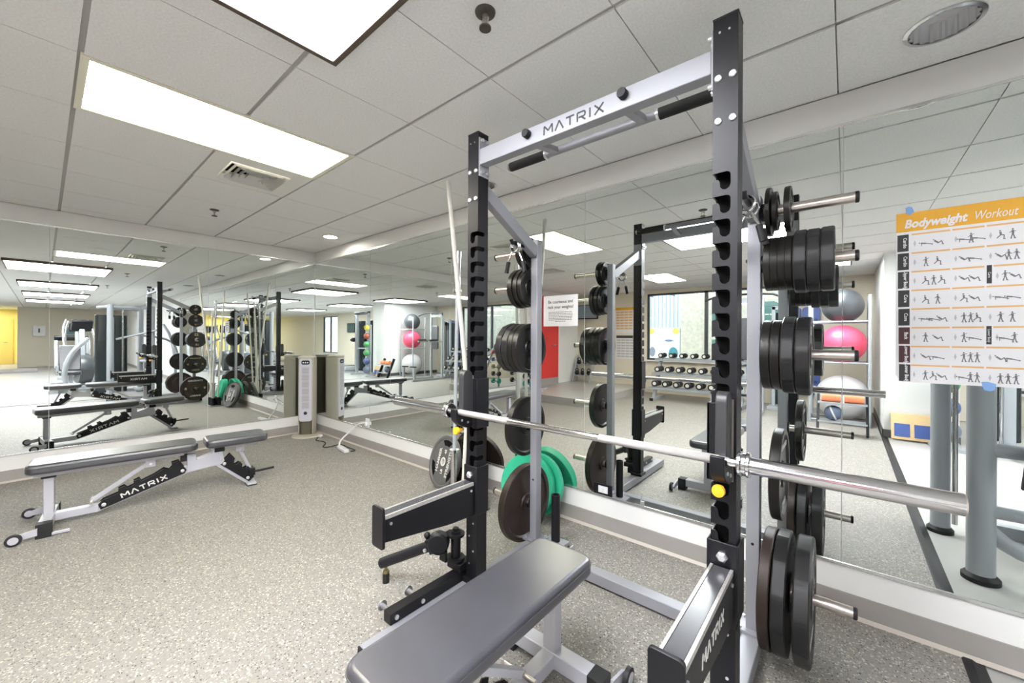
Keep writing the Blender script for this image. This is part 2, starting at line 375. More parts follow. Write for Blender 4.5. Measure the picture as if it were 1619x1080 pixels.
# ================================================================== CEILING FIXTURES
def led_panel(x0, x1, y0, y1, label):
    z = CEIL - .042
    t = thing('led_ceiling_panel', label, 'ceiling light', ((x0 + x1) / 2, (y0 + y1) / 2, z), 'white square ceiling panels')
    f = MB(); k = .022
    f.bb(x0, x1, y0, y0 + k, z, CEIL).bb(x0, x1, y1 - k, y1, z, CEIL).bb(x0, x0 + k, y0 + k, y1 - k, z, CEIL).bb(x1 - k, x1, y0 + k, y1 - k, z, CEIL)
    f.build('frame', frame_dk, t, smooth=False)
    MB().bb(x0 + k, x1 - k, y0 + k, y1 - k, z + .004, z + .01).build('diffuser', led_m, t, smooth=False)
led_panel(4.09, 5.31, -2.90, -1.69, 'large white square light panel with dark frame above the rack')
led_panel(7.62, 8.84, -2.85, -1.63, 'white square light panel second along the room')
led_panel(10.85, 12.07, -2.85, -1.6, 'white square light panel third along the room')
led_panel(14.25, 15.5, -2.85, -1.55, 'white square light panel farthest along the room')
led_panel(7.7, 8.92, -5.5, -4.28, 'white square light panel near the cable machine')
led_panel(4.6, 5.82, -5.55, -4.33, 'white square light panel near the exercise ball rack')
led_panel(21.4, 22.6, -5.0, -3.8, 'white square light panel in the yellow corridor')
led_panel(11.5, 12.7, -5.5, -4.28, 'white square light panel toward the far windows')
def troffer(i, j, label):
    x0, x1, y0, y1 = GX + i * T, GX + (i + 1) * T, GY + j * T, GY + (j + 2) * T
    t = thing('fluorescent_troffer', label, 'ceiling light', ((x0 + x1) / 2, (y0 + y1) / 2, CEIL), 'warm fluorescent troffers')
    k = .028; f = MB(); z = CEIL - .003
    f.bb(x0, x1, y0, y0 + k, z, CEIL + .012).bb(x0, x1, y1 - k, y1, z, CEIL + .012).bb(x0, x0 + k, y0 + k, y1 - k, z, CEIL + .012).bb(x1 - k, x1, y0 + k, y1 - k, z, CEIL + .012)
    f.build('frame', mat('cream_fixture_frame', (.74, .72, .58), .4), t, smooth=False)
    MB().bb(x0 + k, x1 - k, y0 + k, y1 - k, CEIL + .001, CEIL + .006).build('lens', warm_m, t, smooth=False)
troffer(-1, -2, 'long warm fluorescent ceiling light beside the square air vent')
troffer(-1, -8, 'long fluorescent ceiling light near the dumbbell rack')
troffer(11, -2, 'long warm fluorescent light over the treadmills')
troffer(22, -2, 'long warm fluorescent light at the far end of the room')
def vent(i, j, label):
    x0, y0 = GX + i * T, GY + j * T; cx, cy = x0 + T / 2, y0 + T / 2
    t = thing('air_vent', label, 'vent', (cx, cy, CEIL), 'square ceiling air vents')
    fr = MB()
    h = T / 2 - .004; a = .19
    fr.bb(cx - h, cx + h, cy - h, cy - a, CEIL, CEIL + .01).bb(cx - h, cx + h, cy + a, cy + h, CEIL, CEIL + .01).bb(cx - h, cx - a, cy - a, cy + a, CEIL, CEIL + .01).bb(cx + a, cx + h, cy - a, cy + a, CEIL, CEIL + .01)
    fr.build('face_plate', vent_m, t, smooth=False)
    MB().bb(cx - a, cx + a, cy - a, cy + a, CEIL + .06, CEIL + .064).build('duct_opening', void_m, t, smooth=False)
    for k, rr in enumerate((.185, .150, .115, .080, .045)):
        s = MB(); q = rr - .009; zz0, zz1 = CEIL - .010, CEIL + .026
        P = [(cx - rr, cy - rr, zz0), (cx + rr, cy - rr, zz0), (cx + rr, cy + rr, zz0), (cx - rr, cy + rr, zz0), (cx - q, cy - q, zz1), (cx + q, cy - q, zz1), (cx + q, cy + q, zz1), (cx - q, cy + q, zz1)]
        P2 = [(p[0], p[1], p[2] + .002) for p in P]
        s.add(P, [(0, 1, 5, 4), (1, 2, 6, 5), (2, 3, 7, 6), (3, 0, 4, 7)]); s.add(P2, [(4, 5, 1, 0), (5, 6, 2, 1), (6, 7, 3, 2), (7, 4, 0, 3)])
        s.build('louvre', vent_m, t, smooth=False)
vent(-2, -1, 'square white louvred air vent beside the warm ceiling light'); vent(-3, -4, 'square louvred air vent over the left side of the room')
def sprinkler(x, y, label):
    t = thing('fire_sprinkler', label, 'sprinkler', (x, y, CEIL), 'ceiling fire sprinklers')
    MB().lathe([(.038, 0), (.036, -.006), (.017, -.012)], (x, y, CEIL), (0, 0, 1), 24).build('escutcheon', mat('dull_brass_dark', (.10, .09, .075), .4, .6), t)
    MB().cyl((x, y, CEIL), (x, y, CEIL - .03), .011).bar((x - .014, y, CEIL - .025), (x - .006, y, CEIL - .058), .006, .006).bar((x + .014, y, CEIL - .025), (x + .006, y, CEIL - .058), .006, .006).build('frame_arms', steel, t)
    MB().cyl((x, y, CEIL - .056), (x, y, CEIL - .062), .022).build('deflector', MATS['dull_brass_dark'], t)
sprinkler(4.74, -1.45, 'dark fire sprinkler above the pull-up bar'); sprinkler(1.21, -1.45, 'small dark fire sprinkler near the mirrored corner'); sprinkler(2.6, -4.3, 'fire sprinkler toward the entrance landing'); sprinkler(7.6, -1.5, 'fire sprinkler farther along the room')
def downlight(x, y, r, lit, label):
    t = thing('recessed_downlight', label, 'ceiling light', (x, y, CEIL), 'round recessed downlights')
    MB().lathe([(r - .002, .002), (r + .013, .0), (r + .012, -.004), (r - .002, -.006)], (x, y, CEIL), (0, 0, 1), 48, close=True).build('trim_ring', white_pl if lit else chrome, t)
    n = 72; b = MB(); vs = []; fs = []
    lv = ((1.0, -.004), (1.0, .03), (.97, .075)) if not lit else ((1.0, -.003), (.99, .004), (.98, .012))
    for k in range(n):
        f = 1.0 if k % 4 < 2 else .93; a = 2 * math.pi * k / n
        for q, z in lv: vs.append((x + (r - .003) * q * f * math.cos(a), y + (r - .003) * q * f * math.sin(a), CEIL + z))
    for k in range(n):
        k2 = (k + 1) % n
        for q in range(2): fs.append((3 * k + q, 3 * k2 + q, 3 * k2 + q + 1, 3 * k + q + 1))
    b.add(vs, fs); b.build('fluted_reflector', mat('satin_reflector', (.9, .9, .91), .25, 1.), t, smooth=False)
    if lit: MB().cyl((x, y, CEIL + .004), (x, y, CEIL + .008), r * .97, n=30).build('bulb_lens', lamp_m, t)
    else: MB().cyl((x, y, CEIL + .070), (x, y, CEIL + .074), r * .96, n=30).build('socket_plate', white_pl, t)
downlight(1.07, -.29, .075, True, 'small lit round downlight near the mirrored corner')
downlight(6.03, -.30, .098, False, 'large round chrome downlight above the exercise poster'); downlight(3.6, -.26, .07, False, 'small unlit round downlight behind the left rack post')

# ================================================================== POWER RACK
XL0, XL1, XR0, XR1 = 4.265, 4.338, 5.418, 5.491
YF, YK = -1.082, -1.010
HT = 2.355
rack = thing('power_rack', 'tall black and silver half rack with pull-up bar and plate pegs', 'power rack', (4.878, -.9, 0))
def notched(x_in, x_out, zlist):
    """hollow square post whose front and inner faces carry J-shaped slots"""
    b = MB(); sgn = 1 if x_out > x_in else -1; W = abs(x_out - x_in); t = .005; z0 = .10
    poly = [(0, z0), (W, z0), (W, HT), (0, HT)]
    edge = []                                       # inner edge walked downward from the top
    for z in zlist:
        edge += [(0, z - .002), (.004, z), (.042, z), (.049, z - .003), (.053, z - .010), (.053, z - .042), (.049, z - .052), (.040, z - .058), (.030, z - .056), (.023, z - .048), (.021, z - .030), (.018, z - .024), (.012, z - .022), (.004, z - .022), (0, z - .026)]
    pts = [(0, z0), (W, z0), (W, HT), (0, HT)] + edge
    if sgn < 0: pts = [(-x, z) for x, z in reversed(pts)]
    b.prism(pts, (x_in, YF, 0), (1, 0, 0), (0, 0, 1), (0, t, 0))
    D = YK - YF; e2 = []
    for z in zlist: e2 += [(0, z), (.038, z), (.044, z - .006), (.044, z - .017), (.038, z - .023), (0, z - .023)]
    p2 = [(0, z0), (D - t, z0), (D - t, HT), (0, HT)] + e2
    ext = t * sgn
    b.prism(p2, (x_in, YF + t, 0), (0, 1, 0), (0, 0, 1), (ext, 0, 0))
    xs = sorted((x_out, x_out - sgn * t)); b.bb(xs[0], xs[1], YF + t, YK, z0, HT)
    xs = sorted((x_in, x_out - sgn * t)); b.bb(xs[0], xs[1], YK - t, YK, z0, HT)
    return b
ZS = [1.858 - .0757 * n for n in range(17)]
for xi, xo, nm in ((XL1, XL0, 'left'), (XR0, XR1, 'right')):
    up = notched(xi, xo, ZS).build('front_upright', black, rack, smooth=False, label='black upright with hook slots')
    xa, xb = min(xi, xo), max(xi, xo)
    MB().bb(xa + .0055, xb - .0055, YF + .050, YK - .0055, .11, HT - .01).bb(xa + .0055 if xi > xo else xb - .0085, (xa + .0085 if xi > xo else xb - .0055), YF + .006, YF + .05, .11, HT - .01).build('slot_shade_filler', void_m, up, smooth=False)  # matte dark filler added inside the hollow post, stands in for shade behind slots
    MB().bb(xa - .001, xb + .001, YF - .001, YK + .001, HT, HT + .006).build('end_cap', black_rub, up, smooth=False)
    for zz in (2.163, 2.024):
        for xx in (xa + .016, xb - .015):
            MB().lathe([(.0001, -.006), (.008, -.006), (.011, -.003), (.0115, 0), (.0115, .004)], (xx, YF - .001, zz), (0, 1, 0), 20).build('bolt', bolt_m, up)
    for zz in (2.31,):
        for xx in (xa + .02, xb - .025): MB().cyl((xx, YF - .003, zz), (xx, YF + .002, zz), .0035, n=10).build('rivet', bolt_m, up)
    # adjustment pin holes / studs near the bottom of the front face
    for k in range(5):
        zz = .17 + k * .07
        MB().cyl((xa + .022 + (.028 if k % 2 else 0), YF - .002, zz), (xa + .022 + (.028 if k % 2 else 0), YF + .003, zz), .005, n=10).build('stud', bolt_m, up)
# mounting plates and the lettered crossbeam
for xx, s in ((XL1, 1), (XR0, -1)):
    pl = MB().bb(min(xx, xx + s * .006), max(xx, xx + s * .006), YF + .002, YK - .0, 2.135, 2.33).build('mounting_plate', grey, rack, bevel=.0015)
    for yy in (YF + .018, YK - .016):
        for zz in (2.315, 2.155): MB().cyl((xx + s * .004, yy, zz), (xx + s * .018, yy, zz), .0085, n=12).build('bolt', bolt_m, pl)
cb = MB().bb(XL1 + .006, XR0 - .006, YF + .004, YF + .056, 2.190, 2.268).build('crossbeam', grey, rack, bevel=.003)
logo(cb, (4.882, YF + .0035, 2.227), (1, 0, 0), (0, 0, 1), .038, .285, ink, th=.12)
for xx in (4.650, 5.108): MB().lathe([(.0001, -.026), (.017, -.026), (.019, -.022), (.019, 0)], (xx, YF + .004, 2.240), (0, 1, 0), 20).build('rubber_knob', black_rub, cb)
pb = MB().tube([(4.591, -.857, 2.245), (5.165, -.857, 2.245)], 0.0185, 18).build('pull_up_bar', grey, rack)
for a, b_, in ((4.365, 4.591), (5.165, 5.400)):
    MB().cyl((a, -.857, 2.245), (b_, -.857, 2.245), .0235, n=20).build('foam_grip', grip, pb)
    ce = a if a < 4.8 else b_; s = -1 if a < 4.8 else 1; ci = b_ if a < 4.8 else a
    MB().cyl((ce, -.857, 2.245), (ce + s * .012, -.857, 2.245), .0205, n=18).build('grip_cap', chrome, pb); MB().cyl((ci - s * .001, -.857, 2.245), (ci - s * .012, -.857, 2.245), .0245, n=18).build('grip_ring', bolt_m, pb)
for xx in (4.66, 5.095): MB().bar((xx, YF + .05, 2.215), (xx, -.857, 2.243), .036, .026).build('bar_bracket', grey, rack, bevel=.002)
# rear storage uprights, sloping braces, base
YB0, YB1 = -.543, -.491
BU = {}
for nm, x0, x1 in (('l', 4.262, 4.310), ('r', 5.428, 5.478)):
    BU[nm] = MB().bb(x0, x1, YB0, YB1, .05, 1.925).build('rear_upright', grey, rack, bevel=.003, label='silver rear upright with plate pegs')
    MB().cyl(((x0 + x1) / 2, YB0 - .0005, .45), ((x0 + x1) / 2, YB0 + .004, .45), .006, n=12).build('pin_hole', void_m, BU[nm])
    xc = (x0 + x1) / 2; xf = (XL0 + XL1) / 2 if nm == 'l' else (XR0 + XR1) / 2
    br_ = MB().bar((xf, YK, 2.085), (xc, YB0 + .004, 1.845), .046, .07).build('sloping_brace', grey, rack, bevel=.003)
    MB().bb(xf - .034, xf + .034, YK, YK + .006, 1.985, 2.175).build('brace_plate', grey, br_, bevel=.001)
    # base rails and gussets
    rail = MB().bb(xc - .035, xc + .035, -1.66, -.43, .012, .075).build('base_rail', grey, rack, bevel=.004)
    MB().bb(xc - .033, xc + .033, -1.667, -1.66, .014, .073).build('end_cap', black_rub, rail)
    MB().bb(xf - .05, xf + .05, -1.10, -.995, .075, .10).build('foot_plate', black, rack, bevel=.002)
    ft_ = MB().bb(xc - .06, xc + .06, -.57, -.455, .075, .085).build('foot_plate', grey, rack, bevel=.001)
    for dx in (-.045, .045):
        for dy in (-.555, -.47): MB().cyl((xc + dx, dy, .085), (xc + dx, dy, .094), .008, n=6).build('bolt', bolt_m, ft_)
MB().bb(4.321, 5.418, -.592, -.527, .012, .070).build('rear_crossbar', grey, rack, bevel=.004)
# black side rail with band pegs on the left
sr = MB().bb(4.205, 4.258, -1.52, -1.03, .075, .125).build('band_peg_rail', black, rack, bevel=.003)
for yy in (-1.49, -1.35):
    p = MB().cyl((4.205, yy, .102), (4.145, yy, .102), .011, n=14).build('band_peg', mat('dull_steel', (.35, .35, .36), .35, .8), sr)
    MB().cyl((4.149, yy, .102), (4.143, yy, .102), .022, n=18).build('peg_flange', bolt_m, p)
    MB().cyl((4.258, yy, .10), (4.264, yy, .10), .010, n=8).build('bolt', bolt_m, sr)
# vertical bar holder at the rear left
vh = MB().lathe([(.027, 0), (.027, .285), (.022, .285), (.022, .01)], (4.395, -.455, .075), (0, 0, 1), 24).build('bar_holder_tube', black, rack)
MB().bb(4.325, 4.465, -.50, -.405, .055, .078).build('holder_plate', grey, vh, bevel=.002); MB().bb(4.36, 4.44, -.41, -.37, .012, .06).build('holder_foot', black, vh)
MB().bb(4.545, 4.55, -.53, -.50, .07, .12).build('band_tab', bolt_m, rack)
# storage pegs
PZ = [1.858, 1.638, 1.26, .77, .29]
YP = -.517
for z in PZ:
    for nm, x0, x1, s in (('l', 4.262, 3.945, -1), ('r', 5.478, 5.79, 1)):
        p = MB().cyl((x0, YP, z), (x1 - s * .012, YP, z), .0205, n=24).build('plate_peg', steel, rack)
        MB().lathe([(.0215, 0), (.0215, .010), (.017, .013), (.0001, .013)], (x1 - s * .012, YP, z), (s, 0, 0), 24).build('peg_cap', black_rub, p)
        MB().cyl((x0, YP, z), (x0 + s * .008, YP, z), .036, n=24).build('peg_flange', black, p)
# collar hooks
for nm, x in (('l', 4.286), ('r', 5.453)):
    MB().tube([(x, YB0, 1.868), (x, YB0 - .21, 1.868), (x, YB0 - .22, 1.885)], .011, 12).build('collar_hook', black, rack)

# ------------------------------------------------------------------ weight plates
PM = {}
def plate_mesh(kind, r, t):
    key = (kind, r, t)
    if key in PM: return PM[key]
    h = .0258; b = MB(); T2 = t / 2
    if kind in ('iron', 'brown'):
        prof = [(h, -T2 * .9), (.052, -T2 * .9), (.056, -T2 * .45), (r * .50, -T2 * .45), (r * .52, -T2 * .62), (r * .56, -T2 * .62), (r * .58, -T2 * .45), (r * .84, -T2 * .45), (r * .88, -T2), (r * .985, -T2), (r, -T2 * .8), (r, T2 * .8), (r * .985, T2), (r * .88, T2), (r * .84, T2 * .45), (.056, T2 * .45), (.052, T2 * .9), (h, T2 * .9)]
        b.lathe(prof, (0, 0, 0), (1, 0, 0), 64, close=True); m = iron if kind == 'iron' else iron_br
    elif kind == 'rubber':
        prof = [(h, -T2), (r * .30, -T2), (r * .33, -T2 * .8), (r * .78, -T2 * .8), (r * .84, -T2), (r * .975, -T2), (r, -T2 * .80), (r, T2 * .80), (r * .975, T2), (r * .84, T2), (r * .78, T2 * .8), (r * .33, T2 * .8), (r * .30, T2), (h, T2)]
        b.lathe(prof, (0, 0, 0), (1, 0, 0), 72, close=True); m = rubber_pl
        for p in b.v:                                   # flatten the round rim toward a twelve-sided outline
            q = math.hypot(p.y, p.z)
            if q > r * .8:
                a = (math.atan2(p.z, p.y) % R(30)) - R(15); k = .70 * (math.cos(R(15)) / math.cos(a)) + .30; p.y *= k; p.z *= k
        for q in range(12):                             # moulded seams across the rim
            a = R(30 * q); c, s_ = math.cos(a), math.sin(a); rr = r * (.70 + .30) - .0005
            b.bar((-t * .40, c * rr, s_ * rr), (t * .40, c * rr, s_ * rr), .0016, .0024, up=(0, c, s_))
    o = b.build('weight_plate', m, ang=24); PM[key] = (o.data, m); bpy.data.objects.remove(o); return PM[key]
def letters(o, r, t, side, words, m, sx=1.0):
    s = side; d = s * (t / 2 * (.82)) + s * .0004
    for ang, wd, sz in words:
        a = R(ang); c = Vector((d, math.cos(a) * r * .63 * s, math.sin(a) * r * .63)); upv = Vector((0, math.cos(a) * s, math.sin(a)))
        if ang > 180: upv = -upv
        rt = upv.cross(Vector((s, 0, 0)))
        text('lettering', wd, sz, m, None, (0, 0, 0), rt, upv, depth=.0005, bold=.0004)
        tx = [k for k in COL.objects if k.name.startswith('lettering') and k.parent is None][-1]
        tx.data.transform(Matrix.Translation(c)); tx.parent = o
pale_ink = mat('pale_raised_lettering', (.62, .61, .58), .5)
gold_ink = mat('worn_gold_lettering', (.50, .42, .22), .5)
GR = 'weight plates on the rack pegs'
def plate(kind, r, t, x, z, label, side=1, wd=None, lm=None, rot=0.):
    me, m = plate_mesh(kind, r, t)
    o = bpy.data.objects.new('weight_plate', me); COL.objects.link(o)
    o.location = (x, YP, z - .004); o.rotation_euler = (R(rot), 0, 0)
    tag(o, label, 'weight plate', GR)
    hb = MB().lathe([(.0258, -t / 2 - .0006), (.036, -t / 2 - .0006), (.036, t / 2 + .0006), (.0258, t / 2 + .0006)], (0, 0, 0), (1, 0, 0), 28, close=True).build('hub_ring', steel if kind == 'rubber' else m)
    hb.parent = o
    if wd: letters(o, r, t, side, wd, lm or pale_ink)
    return o
def W(n, s): return [(90, 'STANDARD', s), (270, 'BARBELL', s), (0, n, s * 1.1), (180, n, s * 1.1)]
# right side, from the upright outward
plate('iron', .100, .016, 5.507, PZ[0], 'thin small iron plate against the right upright on the top peg')
plate('iron', .080, .016, 5.528, PZ[0], 'smallest iron plate, middle of the three on the right top peg')
plate('iron', .092, .020, 5.572, PZ[0], 'small iron plate set apart outermost on the right top peg')
for k in range(4): plate('iron', .110, .0235, 5.507 + k * .0242, PZ[1], '%s thin iron plate from the upright on the right second peg' % ORD(k))
for k in range(3): plate('rubber', .125, .041, 5.6145 + k * .0425, PZ[1], '%s charcoal twelve-sided rubber plate on the right second peg' % ('inner', 'middle', 'outer')[k], rot=(10, 22, 14)[k])
plate('iron', .144, .032, 5.506, PZ[2], 'inner iron plate against the right upright on the third peg')
plate('iron', .144, .032, 5.540, PZ[2], 'second iron plate from the right upright on the third peg')
plate('rubber', .158, .043, 5.580, PZ[2], 'inner twelve-sided rubber plate on the right third peg', rot=6)
plate('rubber', .158, .046, 5.627, PZ[2], 'outermost twelve-sided rubber plate on the right third peg', rot=20, wd=[(60, '25', .05), (240, '25', .05)])
plate('iron', .184, .036, 5.545, PZ[3], 'lone deep-rimmed iron plate on the right fourth peg', wd=W('35', .030))
plate('brown', .234, .038, 5.515, PZ[4], 'brown worn iron plate against the right upright on the bottom peg')
plate('rubber', .238, .048, 5.562, PZ[4], 'middle rubber plate on the right bottom peg', rot=9)
plate('rubber', .240, .052, 5.632, PZ[4], 'outermost large rubber plate with white lettering on right bottom peg', rot=24, wd=[(60, 'IRON GRIP', .045), (240, 'STRENGTH', .045), (150, '45', .06), (330, '45', .06)])
# left side
plate('iron', .095, .022, 4.238, PZ[0], 'small iron plate against the left upright on the top peg', -1)
plate('iron', .100, .028, 4.206, PZ[0], 'small iron plate outermost on the left top peg', -1, [(90, '5', .05), (270, '5', .05)], gold_ink)
plate('iron', .116, .028, 4.236, PZ[1], 'iron plate against the left upright on the second peg', -1)
plate('iron', .120, .030, 4.203, PZ[1], 'middle iron plate on the left second peg', -1)
plate('iron', .124, .036, 4.164, PZ[1], 'outermost iron plate with worn gold lettering on left second peg', -1, [(90, '10', .05), (270, 'LB', .04)], gold_ink)
plate('iron', .156, .038, 4.232, PZ[2], 'inner shiny iron plate against the left upright on the third peg', -1)
plate('iron', .156, .032, 4.194, PZ[2], 'second iron plate from the left upright on the third peg', -1)
plate('rubber', .158, .046, 4.150, PZ[2], 'inner twelve-sided rubber plate on the left third peg', -1, rot=12)
plate('rubber', .158, .046, 4.100, PZ[2], 'outermost twelve-sided rubber plate on the left third peg', -1, [(90, '25', .07), (270, 'LB', .05)], gold_ink, rot=3)
plate('iron', .184, .040, 4.206, PZ[3], 'lone iron plate on the left fourth peg', -1, W('35', .034), gold_ink)
plate('brown', .236, .046, 4.205, PZ[4], 'large brown iron plate on the left bottom peg in front of green plates', -1, W('45', .045))

# ------------------------------------------------------------------ barbell on the hooks
BY, BZ = -1.166, .954
bell = thing('barbell', 'long chrome olympic barbell resting on the rack hooks', 'barbell', (4.878, BY, BZ))
MB().cyl((4.20, BY, BZ), (5.53, BY, BZ), .0142, n=28).build('shaft', chrome, bell)
kn = mat('knurled_steel', (.55, .54, .53), .42, 1., bump=(1400, 1.0))
for a, b_ in ((4.30, 4.62), (5.06, 5.46)): MB().cyl((a, BY, BZ), (b_, BY, BZ), .0147, n=28).build('knurling', kn, bell)
for s, xi, xe in ((-1, 4.222, 3.765), (1, 5.528, 5.956)):
    sl = MB().cyl((xi, BY, BZ), (xe, BY, BZ), .0248, n=36).build('sleeve', chrome, bell)
    MB().lathe([(.0148, 0), (.034, 0), (.037, .004), (.037, .010), (.033, .014), (.033, .022), (.037, .026), (.037, .032), (.026, .034)], (xi - s * .018, BY, BZ), (s, 0, 0), 36).build('collar', chrome, sl)
    MB().lathe([(.0236, 0), (.0236, .003), (.018, .004), (.0001, .002)], (xe, BY, BZ), (s, 0, 0), 30).build('end_cap', steel, sl)
# ------------------------------------------------------------------ hooks holding the bar
def jhook(x_in, sgn, label):
    """sgn: direction from the inner face of the post to its outer face"""
    xin = x_in; xo = x_in + sgn * .073
    t = thing('bar_hook', label, 'rack hook', (x_in, YF, .87), 'black bar hooks on the rack posts')
    a = lambda p, q: sorted((p, q))
    s = MB(); x0, x1 = a(xin - sgn * .002, xin - sgn * .010)
    s.bb(x0, x1, YF - .012, YK + .004, .865, 1.115); x0, x1 = a(xin - sgn * .010, xin + sgn * .022); s.bb(x0, x1, YF - .012, YF - .003, .865, 1.115)
    sl = s.build('sleeve_bracket', black, t, bevel=.002)
    xc = xin + sgn * .044; wd = .034
    prof = [(-.070, .930)] + [(-.037 - .033 * math.cos(R(k * 18)), 1.125 + .033 * math.sin(R(k * 18))) for k in range(0, 11)] + [(-.004, .905), (-.070, .905)]
    prof = prof[::-1]
    MB().prism([(y, z) for y, z in prof], (xc - wd / 2, YF, 0), (0, 1, 0), (0, 0, 1), (wd, 0, 0)).build('back_pad', mat('black_wear_plastic', (.03, .03, .032), .4), t, bevel=.004, seg=3)
    MB().bb(xc - .0215, xc + .0215, YF - .006, YF - .002, .87, 1.13).build('steel_back', mat('edge_steel', (.4, .38, .36), .35, .8), t)
    hk = [(-.004, .872), (-.004, .937), (-.070, .937), (-.084, .9385), (-.098, .941), (-.105, .952), (-.107, .972), (-.119, .972), (-.121, .940), (-.113, .915), (-.090, .893), (-.050, .874)]
    MB().prism(hk[::-1], (xc - .020, YF, 0), (0, 1, 0), (0, 0, 1), (.040, 0, 0)).build('hook_arm', black, t, bevel=.003)
    for yy, zz in ((-.04, .900), (-.08, .915)): MB().cyl((xc - .023, YF + yy, zz), (xc + .023, YF + yy, zz), .006, n=10).build('bolt', bolt_m, t)
    MB().lathe([(.008, 0), (.008, .022), (.017, .026), (.019, .034), (.017, .044), (.0001, .047)], (xc, YF - .062, .864), (0, -1, 0), 20).build('pull_knob', knob_o, t)
jhook(XL1, -1, 'black bar hook with orange knob on the left post'); jhook(XR0, 1, 'black bar hook with orange knob on the right post')

# ------------------------------------------------------------------ spotter arms
def arm(x0, x1, face, label):
    xc = (x0 + x1) / 2
    t = thing('spotter_arm', label, 'spotter arm', (xc, YF, .45), 'lettered spotter arms on the rack')
    ym = YF - .004; ye = -1.60
    s = MB(); s.bb(x0 - .006, x1 + .006, YF - .010, YF - .003, .41, .672); s.bb(x0 - .010, x0 - .003, YF - .010, YK + .004, .43, .672).bb(x1 + .003, x1 + .010, YF - .010, YK + .004, .43, .672)
    mb = s.build('mount_sleeve', black, t, bevel=.003)
    MB().lathe([(.017, 0), (.017, .010), (.011, .016), (.0001, .016)], (xc, YF - .010, .628), (0, -1, 0), 6).build('bolt', bolt_m, mb)
    prof = [(ym - .006, .432), (ym - .006, .583), (ye, .590), (ye, .490), (ym - .16, .440)]
    MB().prism(prof, (x0 + .004, 0, 0), (0, 1, 0), (0, 0, 1), (x1 - x0 - .008, 0, 0)).build('beam', black, t, bevel=.004)
    MB().bb(x0 + .012, x1 - .012, ye + .004, ym - .012, .585, .597).build('wear_strip', mat('worn_black_strip', (.05, .05, .055), .22), t, bevel=.002)
    MB().bb(x0 + .0035, x0 + .012, ye + .004, ym - .012, .583, .5985).bb(x1 - .012, x1 - .0035, ye + .004, ym - .012, .583, .5985).build('steel_edge', mat('scuffed_steel_edge', (.62, .60, .57), .35, .7, noise=(90, .3)), t)
    MB().prism(rrect(x0 - .004, x1 + .004, .465, .632, .012, 4), (0, ye - .012, 0), (1, 0, 0), (0, 0, 1), (0, .012, 0)).build('end_stop', black, t, bevel=.002)
    for s_, xx in ((1, x1 - .004), (-1, x0 + .004)):
        if s_ == face: logo(t, (xx + s_ * .0008, ym - .25, .528), (0, s_, 0), (0, 0, 1), .036, .22, pale_ink, th=.14)
        for yy in (ym - .03, ye + .03): MB().cyl((xx, yy, .56), (xx + s_ * .004, yy, .56), .006, n=10).build('bolt', bolt_m, t)
arm(XL0, XL1, -1, 'black lettered spotter arm on the left post'); arm(XR0, XR1, 1, 'black lettered spotter arm with shiny top on the right post')

# ------------------------------------------------------------------ landmine attachment at the foot of the left post
lm = thing('landmine_attachment', 'black swivel tube attachment lying low beside the left post', 'landmine', (4.2, -1.12, 0))
MB().bb(4.165, 4.262, -1.125, -1.035, .126, .165).build('mount_block', black, lm, bevel=.004)
yk = MB().cyl((4.205, -1.10, .15), (4.205, -1.10, .318), .026, n=20).build('swivel_post', black, lm)
for zz in (.178, .300): MB().cyl((4.205, -1.10, zz - .006), (4.205, -1.10, zz + .006), .046, n=24).build('swivel_flange', black, yk)
MB().cyl((4.205, -1.10, .318), (4.205, -1.10, .332), .016, n=6).build('bolt', black, yk)
MB().bb(4.150, 4.20, -1.165, -1.150, .172, .306).bb(4.150, 4.165, -1.165, -1.09, .172, .184).bb(4.150, 4.165, -1.165, -1.09, .294, .306).build('yoke', black, lm, bevel=.004)
cl_d = Vector((-.318, -.125, -.168)).normalized(); cl_0 = Vector((4.158, -1.175, .268))
MB().lathe([(.0001, -.03), (.048, -.03), (.055, -.02), (.055, .02), (.048, .03), (.0001, .03)], cl_0, (.64, -.77, 0), 24).bar(cl_0, cl_0 + cl_d * .06, .05, .075).build('clamp', black, lm, bevel=.003)
MB().tube([cl_0 + cl_d * .03, cl_0 + cl_d * .385], .027, 20).build('sleeve_tube', black, lm)
kp = cl_0 + cl_d * .075; MB().cyl(kp, kp + Vector((0, 0, .05)), .008, n=10).ball(kp + Vector((0, 0, .06)), .017, 16).build('lock_knob', black, lm)
MB().cyl(kp + Vector((.02, -.027, 0)), kp + Vector((.022, -.036, 0)), .009, n=8).build('clamp_bolt', bolt_m, lm)
ep = cl_0 + cl_d * .355
MB().cyl((ep.x, ep.y, .05), (ep.x, ep.y, ep.z), .008, n=10).lathe([(.012, 0), (.018, .010), (.016, .020)], (ep.x, ep.y, .045), (0, 0, 1), 16).build('foot_nut', mat('dull_brass', (.20, .17, .08), .4, .6), lm)
MB().cyl((ep.x, ep.y, 0), (ep.x, ep.y, .045), .018, n=16).build('bumper_foot', black_rub, lm)
MB().bb(4.146, 4.150, -1.16, -1.125, .285, .300).build('warning_label', mat('yellow_label', (.6, .5, .03), .5), lm)

